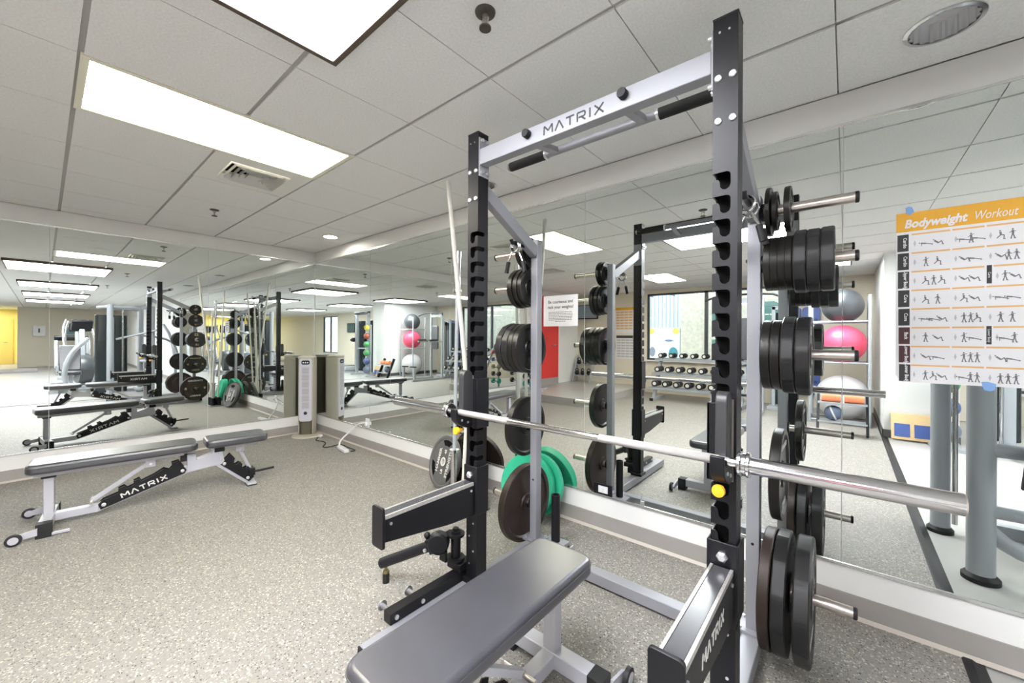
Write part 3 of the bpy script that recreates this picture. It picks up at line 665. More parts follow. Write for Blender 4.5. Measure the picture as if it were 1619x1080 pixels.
# ------------------------------------------------------------------ spring collars hanging on hooks
def clip(x, y, z, rz, label):
    t = thing('spring_collar', label, 'spring collar', (x, y, z), 'spring collars hung on the rack')
    c = MB()
    pts = []
    for k in range(64):
        a = k / 63 * 2 * math.pi * 3.2; pts.append((x + .031 * math.sin(a), y - .012 + .024 * k / 63, z + .031 * math.cos(a)))
    c.tube(pts, .0042, 8); c.build('coil', chrome, t)
    for s in (-1, 1):
        p0 = (x + s * .015, y + s * .012, z - .03); p1 = (x + s * .040, y + s * .016, z - .085); p2 = (x + s * .055, y + s * .016, z - .15)
        MB().tube([p0, p1], .0042, 8).build('wire_leg', chrome, t); MB().tube([p1, p2], .0125, 12).build('handle_grip', black_rub, t)
    t.rotation_euler[2] = 0
clip(4.286, -.722, 1.849, 0, 'chrome spring collar with black handles hung on the left upright')
clip(5.453, -.715, 1.849, 0, 'chrome spring collar hung on the right upright')
clip(5.453, -.640, 1.849, 0, 'second chrome spring collar hung behind the other on the right upright')

# ================================================================== BENCHES  (local: u = +Y from the wheeled end)
def bench(name, label):
    t = thing(name, label, 'weight bench', (0, 0, 0), 'adjustable black weight benches')
    pad = lambda y0, y1, nm: MB().prism(rrect(-.138, .138, y0, y1, .055, 8), (0, 0, .392), (1, 0, 0), (0, 1, 0), (0, 0, .066)).build(nm, vinyl, t, bevel=.020, seg=5)
    bp = pad(0, .905, 'back_pad'); sp = pad(.955, 1.40, 'seat_pad')
    for p, y0, y1 in ((bp, 0, .905), (sp, .955, 1.40)):
        pts = rrect(-.1392, .1392, y0 - .0012, y1 + .0012, .056, 8)
        MB().tube([(x, y, .438) for x, y in pts] + [(pts[0][0], pts[0][1], .438)], .0016, 6).build('piping', vinyl, p)
    MB().bb(-.1, .1, .05, .85, .388, .396).build('pad_board', black_rub, bp)
    MB().bb(-.1, .1, 1.0, 1.36, .388, .396).build('pad_board', black_rub, sp)
    MB().bb(-.035, .035, .03, .82, .352, .389).build('back_rail', bench_grey, t, bevel=.003)
    MB().bb(-.035, .035, .99, 1.33, .355, .389).build('seat_rail', bench_grey, t, bevel=.003)
    # wheeled end
    MB().bb(-.028, .028, .075, .125, .09, .34).build('rear_post', bench_grey, t, bevel=.004)
    MB().bb(-.034, .034, .065, .135, .338, .37).build('post_bumper', black_rub, t, bevel=.003)
    MB().bb(-.03, .03, .1, .34, .035, .088).build('low_rail', bench_grey, t, bevel=.004)
    cr = MB().bb(-.235, .235, .068, .130, .032, .092).build('cross_foot', bench_grey, t, bevel=.004)
    for s in (-1, 1):
        MB().bb(s * .205 - .032, s * .205 + .032, .064, .134, .0, .093).build('foot_sleeve', black_rub, cr, bevel=.003)
        MB().bb(s * .225 - .010, s * .225 + .010, .135, .215, .008, .024).build('foot_bar', bench_grey, cr, bevel=.002)
        MB().prism([(.075, .03), (.075, .075), (-.02, .055), (-.04, .04), (-.02, .022)], (s * .245 - .006, 0, 0), (0, 1, 0), (0, 0, 1), (.012, 0, 0)).build('wheel_bracket', bench_grey, cr)
        wh = MB().lathe([(.010, -.010), (.026, -.010), (.036, -.008), (.036, .008), (.026, .010), (.010, .010)], (s * .266, -.02, .036), (1, 0, 0), 28, close=True).build('wheel', black_rub, t)
        MB().lathe([(.0001, -.011), (.023, -.011), (.023, .011), (.0001, .011)], (s * .266, -.02, .036), (1, 0, 0), 20).build('wheel_hub', bench_grey, wh)
    MB().bb(-.018, .018, .08, .118, .0922, .0928).build('warning_label', mat('pinkish_label', (.55, .30, .28), .5), cr)
    # inclined ladder beam
    MB().bar((0, .33, .060), (0, .86, .235), .05, .055).build('inclined_rail', bench_grey, t, bevel=.004)
    for s in (-1, 1):
        d = Vector((0, .53, .175)).normalized(); n_ = Vector((0, -d.z, d.y))
        poly = [(.0, -.030), (.50, -.030), (.52, -.01), (.50, .085), (.455, .090), (.45, .060), (.425, .045), (.41, .06), (.40, .072), (.33, .055), (.255, .048), (.25, .075), (.215, .072), (.215, .045), (.17, .040), (.16, .066), (.125, .062), (.12, .032), (.03, .030), (.0, .012)]
        lp = MB().prism(poly, (s * .0265 if s > 0 else -.0325, .3405, .0765), tuple(d), tuple(n_), (.006, 0, 0)).build('ladder_plate', black, t)
        for q in (.025, .495):
            pp = Vector((s * .033, .3405, .0765)) + d * q + n_ * -.004; MB().lathe([(.013, 0), (.013, .004), (.008, .008), (.0001, .008)], pp, (s, 0, 0), 16).build('bolt', bolt_m, lp)
        pp = Vector((s * .0330, .3405, .0765)) + d * .26 + n_ * .004
        logo(lp, pp, tuple(d * s), tuple(n_), .034, .27, pale_ink, th=.16)
    MB().bar((.0, .30, .115), (0, .615, .335), .036, .026).build('support_strut', bench_grey, t, bevel=.002)
    MB().bb(-.03, .03, .59, .65, .30, .356).build('strut_bracket', bench_grey, t, bevel=.003); MB().cyl((-.036, .62, .325), (.036, .62, .325), .009, n=12).build('pivot_bolt', bolt_m, t)
    MB().cyl((-.07, .305, .118), (.07, .305, .118), .010, n=12).build('strut_pin', steel, t)
    # hinge box and seat end
    MB().prism([(.84, .205), (1.07, .225), (1.09, .25), (1.07, .36), (1.02, .362), (1.0, .33), (.90, .30), (.895, .35), (.84, .352)], (-.034, 0, 0), (0, 1, 0), (0, 0, 1), (.068, 0, 0)).build('hinge_box', bench_grey, t, bevel=.003)
    MB().bb(-.03, .03, .80, .845, .30, .352).build('hinge_bumper', black_rub, t); MB().bb(-.036, .036, 1.02, 1.09, .335, .372).build('seat_bumper', black_rub, t)
    MB().bar((0, 1.05, .235), (0, 1.275, .025), .05, .05).build('front_leg', bench_grey, t, bevel=.004)
    d = Vector((0, .20, -.187)).normalized(); n_ = Vector((0, -d.z, d.y))
    for s in (-1, 1):
        poly = [(-.02, -.02), (.265, -.02), (.27, .03), (.22, .07), (.165, .075), (.155, .045), (.13, .045), (.115, .07), (.085, .066), (.08, .04), (.055, .035), (.035, .075), (-.02, .085)]
        lp = MB().prism(poly, (s * .0265 if s > 0 else -.0325, 1.089, .225), tuple(d), tuple(n_), (.006, 0, 0)).build('seat_ladder_plate', black, t)
        for q in (.0, .235):
            pp = Vector((s * .033, 1.089, .225)) + d * q + n_ * 0; MB().lathe([(.013, 0), (.013, .004), (.008, .008), (.0001, .008)], pp, (s, 0, 0), 16).build('bolt', bolt_m, lp)
    MB().bb(-.034, .034, 1.215, 1.225, .30, .36).bb(-.03, .03, 1.17, 1.235, .31, .36).build('seat_bracket', bench_grey, t, bevel=.002)
    MB().tube([(0, 1.20, .33), (0, 1.245, .22), (0, 1.285, .125)], .014, 10, 1).build('seat_strut', bench_grey, t)
    MB().bb(-.05, .05, 1.265, 1.315, .08, .145).build('seat_catch', black, t, bevel=.006)
    MB().tube([(0, 1.30, .10), (0, 1.47, .105)], .010, 12).build('handle', black_rub, t)
    MB().bb(-.075, .075, 1.25, 1.32, .008, .024).build('front_foot', bench_grey, t, bevel=.003); MB().bb(-.078, .078, 1.248, 1.322, 0, .008).build('rubber_foot', black_rub, t)
    return t
b1 = bench('weight_bench', 'adjustable black weight bench set beside the far mirror')
b1.location = (1.515, -2.555, 0); b1.rotation_euler = (0, 0, R(-6.2))
b2_ = dup(b1, (4.862, -1.075, 0), (0, 0, R(180)), 'black padded weight bench standing inside the rack')

# ================================================================== FLOOR ITEMS BY THE MIRROR
# tower fan
fan = thing('tower_fan', 'beige tower fan with pale front grille in the mirrored corner', 'fan', (0, 0, 0))
MB().lathe([(.0001, .028), (.10, .028), (.175, .016), (.185, .006), (.185, 0), (.0001, 0)], (0, 0, 0), (0, 0, 1), 40).build('base', beige_pl, fan)
MB().prism(rrect(-.07, .07, -.055, .06, .03), (0, 0, .025), (1, 0, 0), (0, 1, 0), (0, 0, .19)).build('neck', olive_pl, fan)
def side(s):
    p = [(s * .078, -.085), (s * .090, -.075), (s * .105, .02), (s * .100, .075), (s * .082, .095), (s * .078, .07)]
    if s < 0: p = p[::-1]
    return MB().prism(p, (0, 0, .03), (1, 0, 0), (0, 1, 0), (0, 0, 1.0)).build('side_panel', beige_pl, fan, bevel=.006)
side(1); side(-1)
MB().lathe([(.070, 0), (.070, .84)], (0, .0, .19), (0, 0, 1), 32).build('rotor_drum', olive_pl, fan)
MB().prism(rrect(-.102, .102, -.09, .095, .045), (0, 0, 1.025), (1, 0, 0), (0, 1, 0), (0, 0, .04)).build('top_cap', beige_pl, fan, bevel=.015, seg=3)
fr = MB().prism(rrect(-.077, .077, .205, 1.035, .03), (0, -.088, 0), (1, 0, 0), (0, 0, 1), (0, .02, 0)).build('front_panel', lilac_pl, fan, bevel=.004)
for k in range(6):
    z = .375 + k * .092
    MB().bb(-.042, .042, -.0895, -.0885, z, z + .08).build('grille_bay', mat('grille_grey', (.30, .30, .32), .5), fr)
    gl = MB()
    for q in range(7): gl.bb(-.042, .042, -.0925, -.0895, z + .004 + q * .011, z + .008 + q * .011)
    gl.build('grille_slats', mat('grille_slat_grey', (.52, .52, .55), .5), fr)
MB().lathe([(.022, 0), (.020, .008), (.0001, .012)], (0, -.088, .315), (0, -1, 0), 20).build('maker_badge', glass_dk, fr)
MB().prism(rrect(-.05, .05, .955, 1.01, .02), (0, -.092, 0), (1, 0, 0), (0, 0, 1), (0, .004, 0)).build('control_panel', glass_dk, fr)
for k in (-1, 0, 1): MB().cyl((k * .026, -.092, .982), (k * .026, -.095, .982), .009, n=12).build('button', bolt_m, fr)
fan.location = (.238, -.20, 0); fan.rotation_euler = (0, 0, R(54))
# power strip with white cord, fan lead
ps = thing('power_strip', 'white power strip with curving white cord on the floor', 'power strip', (1.30, -.24, 0))
ax = Vector((.26, -.04, 0)).normalized(); c0 = Vector((1.16, -.215, .02))
MB().bar(c0, c0 + ax * .26, .055, .034).build('strip_body', white_pl, ps, bevel=.006)
for k in range(4): p = c0 + ax * (.05 + .05 * k) + Vector((0, 0, .0175)); MB().box(p, (.022, .03, .002)).build('socket', mat('socket_grey', (.45, .45, .45), .5), ps)
MB().tube([c0 + Vector((0, 0, .005)), c0 + Vector((-.04, .03, .06)), (1.17, -.10, .17), (1.24, -.04, .262), (1.36, -.03, .30), (1.43, -.025, .30)], .010, 10, 2).build('cord', white_pl, ps)
MB().bb(1.41, 1.45, -.045, -.012, .28, .32).build('plug', white_pl, ps, bevel=.004)
ol = thing('wall_outlet', 'white wall outlet above the mirror ledge near the fan', 'outlet', (1.43, 0, .30)); MB().bb(1.39, 1.47, -.012, -.0065, .25, .36).build('cover_plate', white_pl, ol, bevel=.002); MB().bb(1.415, 1.445, -.0135, -.012, .325, .35).build('socket_face', mat('socket_face_white', (.7, .7, .7), .4), ol)
fc = thing('fan_lead', 'thin black power lead with white plug lying by the fan', 'power cord', (.7, -.2, 0))
MB().tube([(.44, -.14, .012), (.52, -.19, .006), (.60, -.25, .005), (.72, -.20, .005), (.84, -.22, .005), (.98, -.34, .005), (1.06, -.28, .01), (1.08, -.16, .03), (1.22, -.14, .006), (1.42, -.13, .006), (1.40, -.2, .008)], .0055, 8, 2).build('wire', black_rub, fc)
MB().box((.485, -.135, .022), (.06, .035, .03), Matrix.Rotation(R(25), 3, 'Z')).build('plug_adapter', white_pl, fc, bevel=.004)
# outlet box in the mirror behind the rack
ob = thing('mirror_outlet', 'black framed outlet let into the mirror bottom behind the rack', 'outlet', (4.48, 0, .29))
MB().bb(4.415, 4.55, -.0105, -.0062, .249, .322).build('box_frame', black, ob); MB().bb(4.45, 4.52, -.0125, -.0105, .262, .308).build('outlet_face', white_pl, ob)
for k in (4.468, 4.502): MB().bb(k - .009, k + .009, -.0135, -.0125, .272, .298).build('socket_face', MATS['socket_face_white'], ob)
for x in (1.9, 4.76, 6.9):
    c = MB().bb(x - .012, x + .012, -.013, -.0062, MBOT + .002, MBOT + .03).build('mirror_clip', bolt_m, wr_)
# leaning plates
def lean(mesh_o, loc, rz, tilt):
    mesh_o.rotation_euler = (0, R(tilt), R(rz)); mesh_o.location = loc
def grip_plate(label, loc, rz, tilt, lettered, colour=hs_grey):
    r, t = .225, .044; b = MB()
    prof = [(.026, -.018), (.045, -.018), (.047, -.013), (r * .86, -.013), (r * .90, -t / 2), (r * .98, -t / 2), (r, -t * .36), (r, t * .36), (r * .98, t / 2), (r * .90, t / 2), (r * .86, .013), (.047, .013), (.045, .018), (.026, .018)]
    b.lathe(prof, (0, 0, 0), (1, 0, 0), 64, close=True); o = b.build('weight_plate', colour)
    tag(o, label, 'weight plate', 'weight plates leaning on the mirror ledge')
    h = MB().lathe([(.026, -.020), (.038, -.020), (.038, .020), (.026, .020)], (0, 0, 0), (1, 0, 0), 28, close=True).build('hub_ring', pale_ink if lettered else steel); h.parent = o
    for k in range(3):
        a = R(90 + k * 120)
        pts = []
        for q in range(9): an = a + R(-24 + 6 * q); pts.append((math.cos(an) * r * .82, math.sin(an) * r * .82))
        for q in range(7): an = a + R(15 - 5 * q); pts.append((math.cos(an) * r * .60, math.sin(an) * r * .60))
        for s in (-1, 1):
            gm = MB().prism(pts, (s * .0136 if s > 0 else -.0142, 0, 0), (0, 1, 0), (0, 0, 1), (.0006, 0, 0)).build('grip_opening', void_m); gm.parent = o
    if lettered:
        L = [('HAMMER', (0, .082, .0), .050), ('STRENGTH', (0, -.080, .0), .048), ('45', (0, .0, .085), .038), ('LB', (0, 0, -.085), .038)]
        for wd, c, sz in L:
            tx = text('lettering', wd, sz, pale_ink, None, (-.0138, c[1], c[2]), (0, 0, 1), (0, 1, 0), bold=.0012, depth=.0006)
            tx.parent = o
    o.rotation_euler = (0, R(tilt), R(rz)); o.location = loc
    return o
# the plate's -X face looks into the room after a turn about Z
grip_plate('grey grip plate with white lettering leaning beside the left post', (3.06, -.205, .229), 80, 16, True)
grip_plate('dark plate leaning behind the lettered grey grip plate', (3.22, -.12, .229), 84, 14, False, iron_br)
for k, (x, y, rz, tl) in enumerate(((3.95, -.170, 94, 15), (3.985, -.110, 94, 13))):
    r, t = .225, .045
    prof = [(.026, -t / 2), (r * .32, -t / 2), (r * .35, -t * .4), (r * .82, -t * .4), (r * .86, -t / 2), (r * .985, -t / 2), (r, -t * .42), (r, t * .42), (r * .985, t / 2), (r * .86, t / 2), (r * .82, t * .4), (r * .35, t * .4), (r * .32, t / 2), (.026, t / 2)]
    o = MB().lathe(prof, (0, 0, 0), (1, 0, 0), 64, close=True).build('bumper_plate', green_b)
    tag(o, 'green bumper plate leaning behind the rack, %s one' % ('front', 'rear')[k], 'weight plate', 'green bumper plates')
    h = MB().lathe([(.026, -t / 2 - .001), (.045, -t / 2 - .001), (.045, t / 2 + .001), (.026, t / 2 + .001)], (0, 0, 0), (1, 0, 0), 28, close=True).build('hub_ring', steel); h.parent = o
    o.location = (x, y, .231); o.rotation_euler = (0, R(tl), R(rz))
# bar holder with poles and a standing bar
hx, hy = 3.50, -.36
hd = thing('bar_stand', 'low stand of black tubes holding poles behind left post', 'bar stand', (hx, hy, 0))
MB().bb(hx - .16, hx + .16, hy - .10, hy + .10, .004, .016).build('stand_plate', grey, hd, bevel=.003); MB().bb(hx - .16, hx + .16, hy - .10, hy + .10, 0, .004).build('rubber_foot', black_rub, hd)
for dx in (-.10, 0, .10):
    for dy in (-.045, .045): MB().lathe([(.036, 0), (.036, .14), (.031, .14), (.031, .002)], (hx + dx, hy + dy, .016), (0, 0, 1), 20).build('holder_tube', black, hd)
def pole(p0, p1, r, label):
    o = MB().tube([p0, p1], r, 14).build('exercise_pole', pole_w); recenter(o, p0); tag(o, label, 'pole', 'long white exercise poles')
    e = MB().ball(p1, r * 1.01, 12).build('pole_end', white_pl, o)
pole((3.600, -.330, .025), (3.555, -.605, 2.44), .0165, 'tallest white pole leaning forward beside the left rack post')
pole((3.505, -.315, .025), (3.53, -.20, 2.19), .014, 'white pole standing second tallest in the tube stand')
pole((3.50, -.405, .025), (3.55, -.325, 2.01), .014, 'white pole of middle height in the tube stand')
pole((3.605, -.405, .025), (3.66, -.36, 1.83), .014, 'shortest white pole in the tube stand')
x, y = 3.40, -.405; x2, y2 = 3.405, -.37
sb = thing('standing_barbell', 'thin grey bar standing upright in the tube stand behind the post', 'barbell', (x, y, .02))
def lerp(z): k = (z - .02) / 1.98; return (x + (x2 - x) * k, y + (y2 - y) * k, z)
MB().cyl(lerp(.44), lerp(1.68), .0142, n=20).build('shaft', silver, sb); MB().cyl(lerp(.03), lerp(.42), .0245, n=24).build('sleeve', chrome, sb); MB().cyl(lerp(1.70), lerp(2.0), .0245, n=24).build('sleeve', chrome, sb)
for z in (.42, 1.68): MB().cyl(lerp(z), lerp(z + .022), .036, n=24).build('collar', chrome, sb)

# ================================================================== SIGN AND POSTER ON THE MIRROR
sg = thing('notice_sheet', 'white notice asking to rack the weights, stuck on the mirror', 'sign', (4.13, -.007, 1.41))
MB().bb(3.977, 4.278, -.0080, -.0068, 1.410, 1.640).build('sheet', paper, sg, smooth=False)
text('headline', 'Be courteous and', .032, ink, sg, (4.128, -.0084, 1.592), (1, 0, 0), (0, 0, 1), bold=.0003, sx=.95); text('headline', 'rack your weights!', .032, ink, sg, (4.128, -.0084, 1.553), (1, 0, 0), (0, 0, 1), bold=.0003, sx=.95)
for k in range(7):
    wdt = .21 if k < 6 else .09; xx = 4.128 - wdt / 2; q = MB()
    while xx < 4.128 + wdt / 2 - .004:
        l = random.uniform(.008, .022); q.bb(xx, min(xx + l, 4.128 + wdt / 2), -.0084, -.0080, 1.513 - k * .0115, 1.5175 - k * .0115); xx += l + .004
    q.build('text_line', mat('grey_small_print', (.12, .12, .12), .6), sg, smooth=False)
po = thing('exercise_poster', 'orange headed exercise chart poster taped to the mirror', 'poster', (6.2, -.007, 1.13))
PX0, PX1, PZ0, PZ1 = 5.925, 6.56, 1.133, 1.886; YQ = -.0088
MB().prism([(PX0, PZ0 + .03), (PX0 + .02, PZ0), (PX1, PZ0), (PX1, PZ1), (PX0 + .008, PZ1), (PX0, PZ1 - .008)], (0, -.0068, 0), (1, 0, 0), (0, 0, 1), (0, -.0014, 0)).build('sheet', paper, po, smooth=False)
MB().bb(PX0, PX1, YQ, -.0082, PZ1 - .084, PZ1).build('title_band', orange_p, po, smooth=False)
text('title', 'Bodyweight', .050, paper, po, (5.950, YQ - .0004, PZ1 - .052), (1, 0, 0), (0, 0, 1), 'LEFT', .25, .0018, .0004, .78)
text('title', 'Workout', .050, paper, po, (6.154, YQ - .0004, PZ1 - .052), (1, 0, 0), (0, 0, 1), 'LEFT', .3, 0, .0004, .60)
rows = ['Cardio', 'Cardio', 'Upper Body', 'Core', 'Core', 'Back', 'Lower Body', 'Lower Body']
rh = (PZ1 - .092 - PZ0) / 8; CX = [6.002, 6.096, 6.191, 6.294, 6.39, 6.48, 6.56]
brk = {1: (3, 'Upper Body'), 2: (2, 'Core'), 5: (2, 'Lower Body')}
def figure(b, cx, cz, s):
    kind = random.choice('sslpk')
    def dot(x, z, a, c): b.prism([(a * math.cos(R(q * 60)), c * math.sin(R(q * 60))) for q in range(6)], (cx + x * s, YQ + .0003, cz + z * s), (1, 0, 0), (0, 0, 1), (0, -.0005, 0))
    def seg(x0, z0, x1, z1, w_=.07): b.bar((cx + x0 * s, YQ, cz + z0 * s), (cx + x1 * s, YQ, cz + z1 * s), .0006, w_ * s, up=(-(z1 - z0), 0, x1 - x0))
    if kind == 's': dot(0, .42, .06 * s, .08 * s); seg(0, .32, .02, .02, .14); seg(0, .02, -.1, -.4); seg(.02, .02, .12, -.4); seg(0, .28, -.2, .1, .05); seg(0, .28, .2, .4 * random.random(), .05); seg(-.14, -.42, -.04, -.42, .08); seg(.08, -.42, .2, -.42, .08)
    elif kind == 'l': dot(-.45, .0, .06 * s, .06 * s); seg(-.36, -.02, .0, -.08, .13); seg(0, -.08, .45, -.2, .08); seg(-.3, -.02, -.3, -.3, .05); seg(.4, -.24, .5, -.2, .08)
    elif kind == 'p': dot(-.3, .2, .06 * s, .06 * s); seg(-.25, .12, .05, -.15, .14); seg(.05, -.15, .25, .05, .08); seg(.25, .05, .35, -.3, .07); seg(.3, -.32, .42, -.32, .07)
    else: dot(-.05, .38, .06 * s, .07 * s); seg(-.04, .28, 0, 0, .13); seg(0, 0, .2, -.05, .09); seg(.2, -.05, .18, -.38, .07); seg(0, 0, -.25, -.3, .08); seg(.14, -.4, .28, -.4, .08)
fig_m = mat('dark_grey_figure_print', (.16, .16, .17), .6)
for k, nm in enumerate(rows):
    z1 = PZ1 - .092 - k * rh; z0 = z1 - rh
    MB().bb(PX0 + .004 + .001 * k, PX0 + .040 + .001 * k, YQ, -.0082, z0 + .004, z1 - .004).build('category_tab', ink if k not in (5, 6) else mat('dark_red_tab', (.06, .015, .02), .5), po, smooth=False)
    text('tab_lettering', nm, .0165, paper, po, (PX0 + .028 + .001 * k, YQ - .0003, (z0 + z1) / 2), (0, 0, -1), (1, 0, 0), bold=.0003, depth=.0003)
    xs = [5.974] + CX[1:]
    for c in range(6):
        a, b_ = ([5.974] + CX[1:])[c], CX[c + 1] - .006
        if k in brk and c == brk[k][0]:
            tb = MB().bb(a, a + .014, YQ, -.0082, z0 + .006, z1 - .002).build('category_tab', ink, po, smooth=False); text('tab_lettering', brk[k][1], .011, paper, po, (a + .007, YQ - .0003, (z0 + z1) / 2), (0, 0, -1), (1, 0, 0), depth=.0003); a += .018
        MB().bb(a, b_, YQ, -.0082, z1 - .010, z1 - .003).build('caption_strip', tan_p, po, smooth=False)
        fb = MB(); n = random.choice((2, 2, 3)); cw = (b_ - a)
        for q in range(n): figure(fb, a + cw * (.28 + .62 * q / n + .1), (z0 + z1 - .014) / 2, .043)
        fb.build('exercise_figures', fig_m, po, smooth=False)
        MB().prism([(0, .014), (-.004, 0), (0, -.014), (.004, 0)][::1], (a + .010, YQ + .0002, (z0 + z1) / 2 - .006), (1, 0, 0), (0, 0, 1), (0, -.0003, 0)).build('body_icon', skin_p, po, smooth=False)
for c, pts in enumerate(([(5.955, 1.908), (5.962, 1.914), (5.975, 1.910), (5.982, 1.886), (5.968, 1.874), (5.959, 1.882)], [(6.178, 1.150), (6.195, 1.152), (6.218, 1.144), (6.215, 1.120), (6.202, 1.113), (6.185, 1.118)])):
    MB().prism(pts[::-1], (0, -.0090, 0), (1, 0, 0), (0, 0, 1), (0, -.0006, 0)).build('tape_piece', blue_t, po, smooth=False)

# ================================================================== THINGS SEEN IN THE MIRRORS
# dumbbell rack under the window
dr = thing('dumbbell_rack', 'three tier silver dumbbell rack under the window', 'dumbbell rack', (3.3, -6.3, 0))
DX0, DX1 = 2.50, 4.35
TIER = [(-6.42, .88), (-6.22, .58), (-6.06, .28)]
for x in (2.6, 4.25):
    MB().bar((x, -6.0, .05), (x, -6.52, .98), .06, .08).build('side_post', silver, dr, bevel=.004); MB().bb(x - .035, x + .035, -6.62, -5.85, 0, .06).build('foot', silver, dr, bevel=.004); MB().bb(x - .037, x + .037, -5.86, -5.845, 0, .06).build('end_cap', black_rub, dr)
for y, z in TIER:
    MB().bar((DX0, y + .09, z - .025), (DX1, y + .09, z - .025), .03, .05).bar((DX0, y - .09, z - .005), (DX1, y - .09, z - .005), .03, .05).build('shelf_rails', silver, dr, bevel=.003)
db0 = None
for ti, (y, z) in enumerate(TIER):
    for k in range(8):
        x = DX0 + .14 + k * .222; r = (.052, .060, .066)[ti]
        lab = '%s rubber dumbbell from the door end on the %s shelf' % (ORD(k), ('top', 'middle', 'bottom')[ti])
        key = ('db', ti)
        if k == 0:
            t = thing('dumbbell', lab, 'dumbbell', (0, 0, 0), 'dumbbells on the rack')
            MB().cyl((0, -.07, 0), (0, .07, 0), .015, n=12).build('handle', chrome, t)
            for s in (-1, 1):
                h = MB().lathe([(.0001, 0), (r * .92, 0), (r, .006), (r, .066), (r * .86, .075), (.0001, .075)], (0, s * .065, 0), (0, s, 0), 20).build('head', black_rub, t)
                MB().lathe([(r * .55, 0), (r * .55, .001), (r * .42, .001)], (0, s * .1403, 0), (0, s, 0), 18).build('number_ring', pale_ink, h)
            proto = t; t.location = (x, y, z + r + .022)
        else: dup(proto, (x, y, z + r + .022), None, lab)
# outdoor building across the street
ob_ = thing('street_building', 'pale brick and corrugated building with mural outside the window', 'building', (3.2, -13.5, -1))
MB().bb(-8, .89, -13.6, -13.4, -1, 5).build('corrugated_wall', mat('corrugated_grey_metal', (.62, .64, .68), .5), ob_, smooth=False)
cg = MB()
for k in range(59): cg.bb(-8 + k * .15, -7.93 + k * .15, -13.4, -13.37, 1.2, 5)
cg.build('corrugation_ribs', MATS['corrugated_grey_metal'], ob_, smooth=False)
MB().bb(.89, 12, -13.6, -13.35, -1, 5).build('brick_wall', mat('pale_tan_brick', (.66, .58, .44), .8, noise=(9, .35)), ob_, smooth=False)
mu = MB().bb(-.40, .86, -13.37, -13.35, -1, 1.75).build('mural_field', mat('mural_white', (.75, .76, .78), .7), ob_, smooth=False)
for x, z, a, c, m in ((-.25, 1.62, .13, .12, 'mural_yellow'), (.72, 1.62, .13, .12, 'mural_yellow'), (.62, .75, .18, .25, 'mural_teal'), (-.2, .8, .12, .2, 'mural_grey'), (.45, 1.25, .16, .04, 'mural_blue')):
    mm = mat(m, {'mural_yellow': (.75, .6, .1), 'mural_teal': (.05, .25, .28), 'mural_grey': (.25, .26, .28), 'mural_blue': (.15, .18, .35)}[m], .7)
    MB().prism([(a * math.cos(R(q * 30)), c * math.sin(R(q * 30))) for q in range(12)], (x, -13.35, z), (1, 0, 0), (0, 0, 1), (0, .004, 0)).build('mural_patch', mm, mu, smooth=False)
for k in range(3):
    for q in range(2): MB().bb(2.0 + k * 1.6, 2.8 + k * 1.6, -13.35, -13.32, .5 + q * 1.3, 1.3 + q * 1.3).build('window', mat('green_glass', (.12, .22, .18), .15), ob_, smooth=False)
gs = struct(MB().bb(-30, 40, -40, -7.5, -1.1, -1.0).build('street_ground', mat('asphalt', (.25, .25, .25), .8), smooth=False)); gs['label'] = 'asphalt ground outside'
# notices and screens at the landing
tv = thing('wall_television', 'grey flat television on an arm above the landing', 'television', (.4, -7.0, 1.85)); MB().bb(.05, .72, -7.05, -7.0, 1.84, 2.22).build('screen_case', black, tv, bevel=.005); MB().bb(.07, .70, -6.999, -6.995, 1.87, 2.20).build('screen', mat('grey_screen', (.25, .32, .38), .15), tv); MB().bb(.33, .43, -7.2, -7.05, 1.97, 2.07).build('wall_arm', black, tv)
for k, (x0, x1, z0, z1, m, lab) in enumerate(((1.14, 1.64, 1.45, 2.12, tan_p, 'tan bordered notice chart on the wall beside the window'), (1.17, 1.62, .80, 1.40, paper, 'white wall chart hung under the tan notice chart'))):
    t = thing('wall_chart', lab, 'poster', ((x0 + x1) / 2, -7.19, z0)); MB().bb(x0, x1, -7.198, -7.19, z0, z1).build('board', paper, t, smooth=False); MB().bb(x0, x1, -7.19, -7.187, z1 - .07, z1).build('heading_band', orange_p if k == 0 else ink, t, smooth=False)
    for r_ in range(7):
        for c in range(4): MB().bb(x0 + .02 + c * .115, x0 + .12 + c * .115, -7.19, -7.188, z1 - .14 - r_ * .07, z1 - .10 - r_ * .07).build('print_cell', m if k == 0 else skin_p, t, smooth=False) if z1 - .14 - r_ * .07 > z0 else None
ns = thing('door_notice', 'small white notice on the wall beside the red door', 'sign', (0, -6.45, 1.5)); MB().bb(.001, .006, -6.60, -6.32, 1.38, 1.85).build('sheet', paper, ns, smooth=False); MB().bb(.006, .008, -6.50, -6.42, 1.73, 1.81).build('pictogram', ink, ns, smooth=False)
kr = thing('kettlebell_rack', 'two shelf silver kettlebell rack on the landing', 'kettlebell rack', (.35, -6.9, .15))
for x in (.12, .62): MB().bar((x, -6.75, .15), (x, -7.05, .85), .05, .05).build('side_post', silver, kr, bevel=.003)
for y, z in ((-6.85, .32), (-6.97, .60)): MB().bb(.10, .64, y - .12, y + .12, z, z + .02).build('shelf', silver, kr)
for k in range(6):
    x, y, z = .19 + (k % 3) * .18, (-6.85, -6.97)[k // 3], (.34, .62)[k // 3]
    t = thing('kettlebell', '%s kettlebell from the left wall on the %s shelf' % (ORD(k % 3), ('lower', 'upper')[k // 3]), 'kettlebell', (x, y, z), 'kettlebells on the rack')
    MB().ball((x, y, z + .058), .06, 18).build('body', black_rub, t); MB().tube([(x - .04, y, z + .09), (x - .045, y, z + .15), (x, y, z + .175), (x + .045, y, z + .15), (x + .04, y, z + .09)], .012, 8, 2).build('handle', black_rub, t)
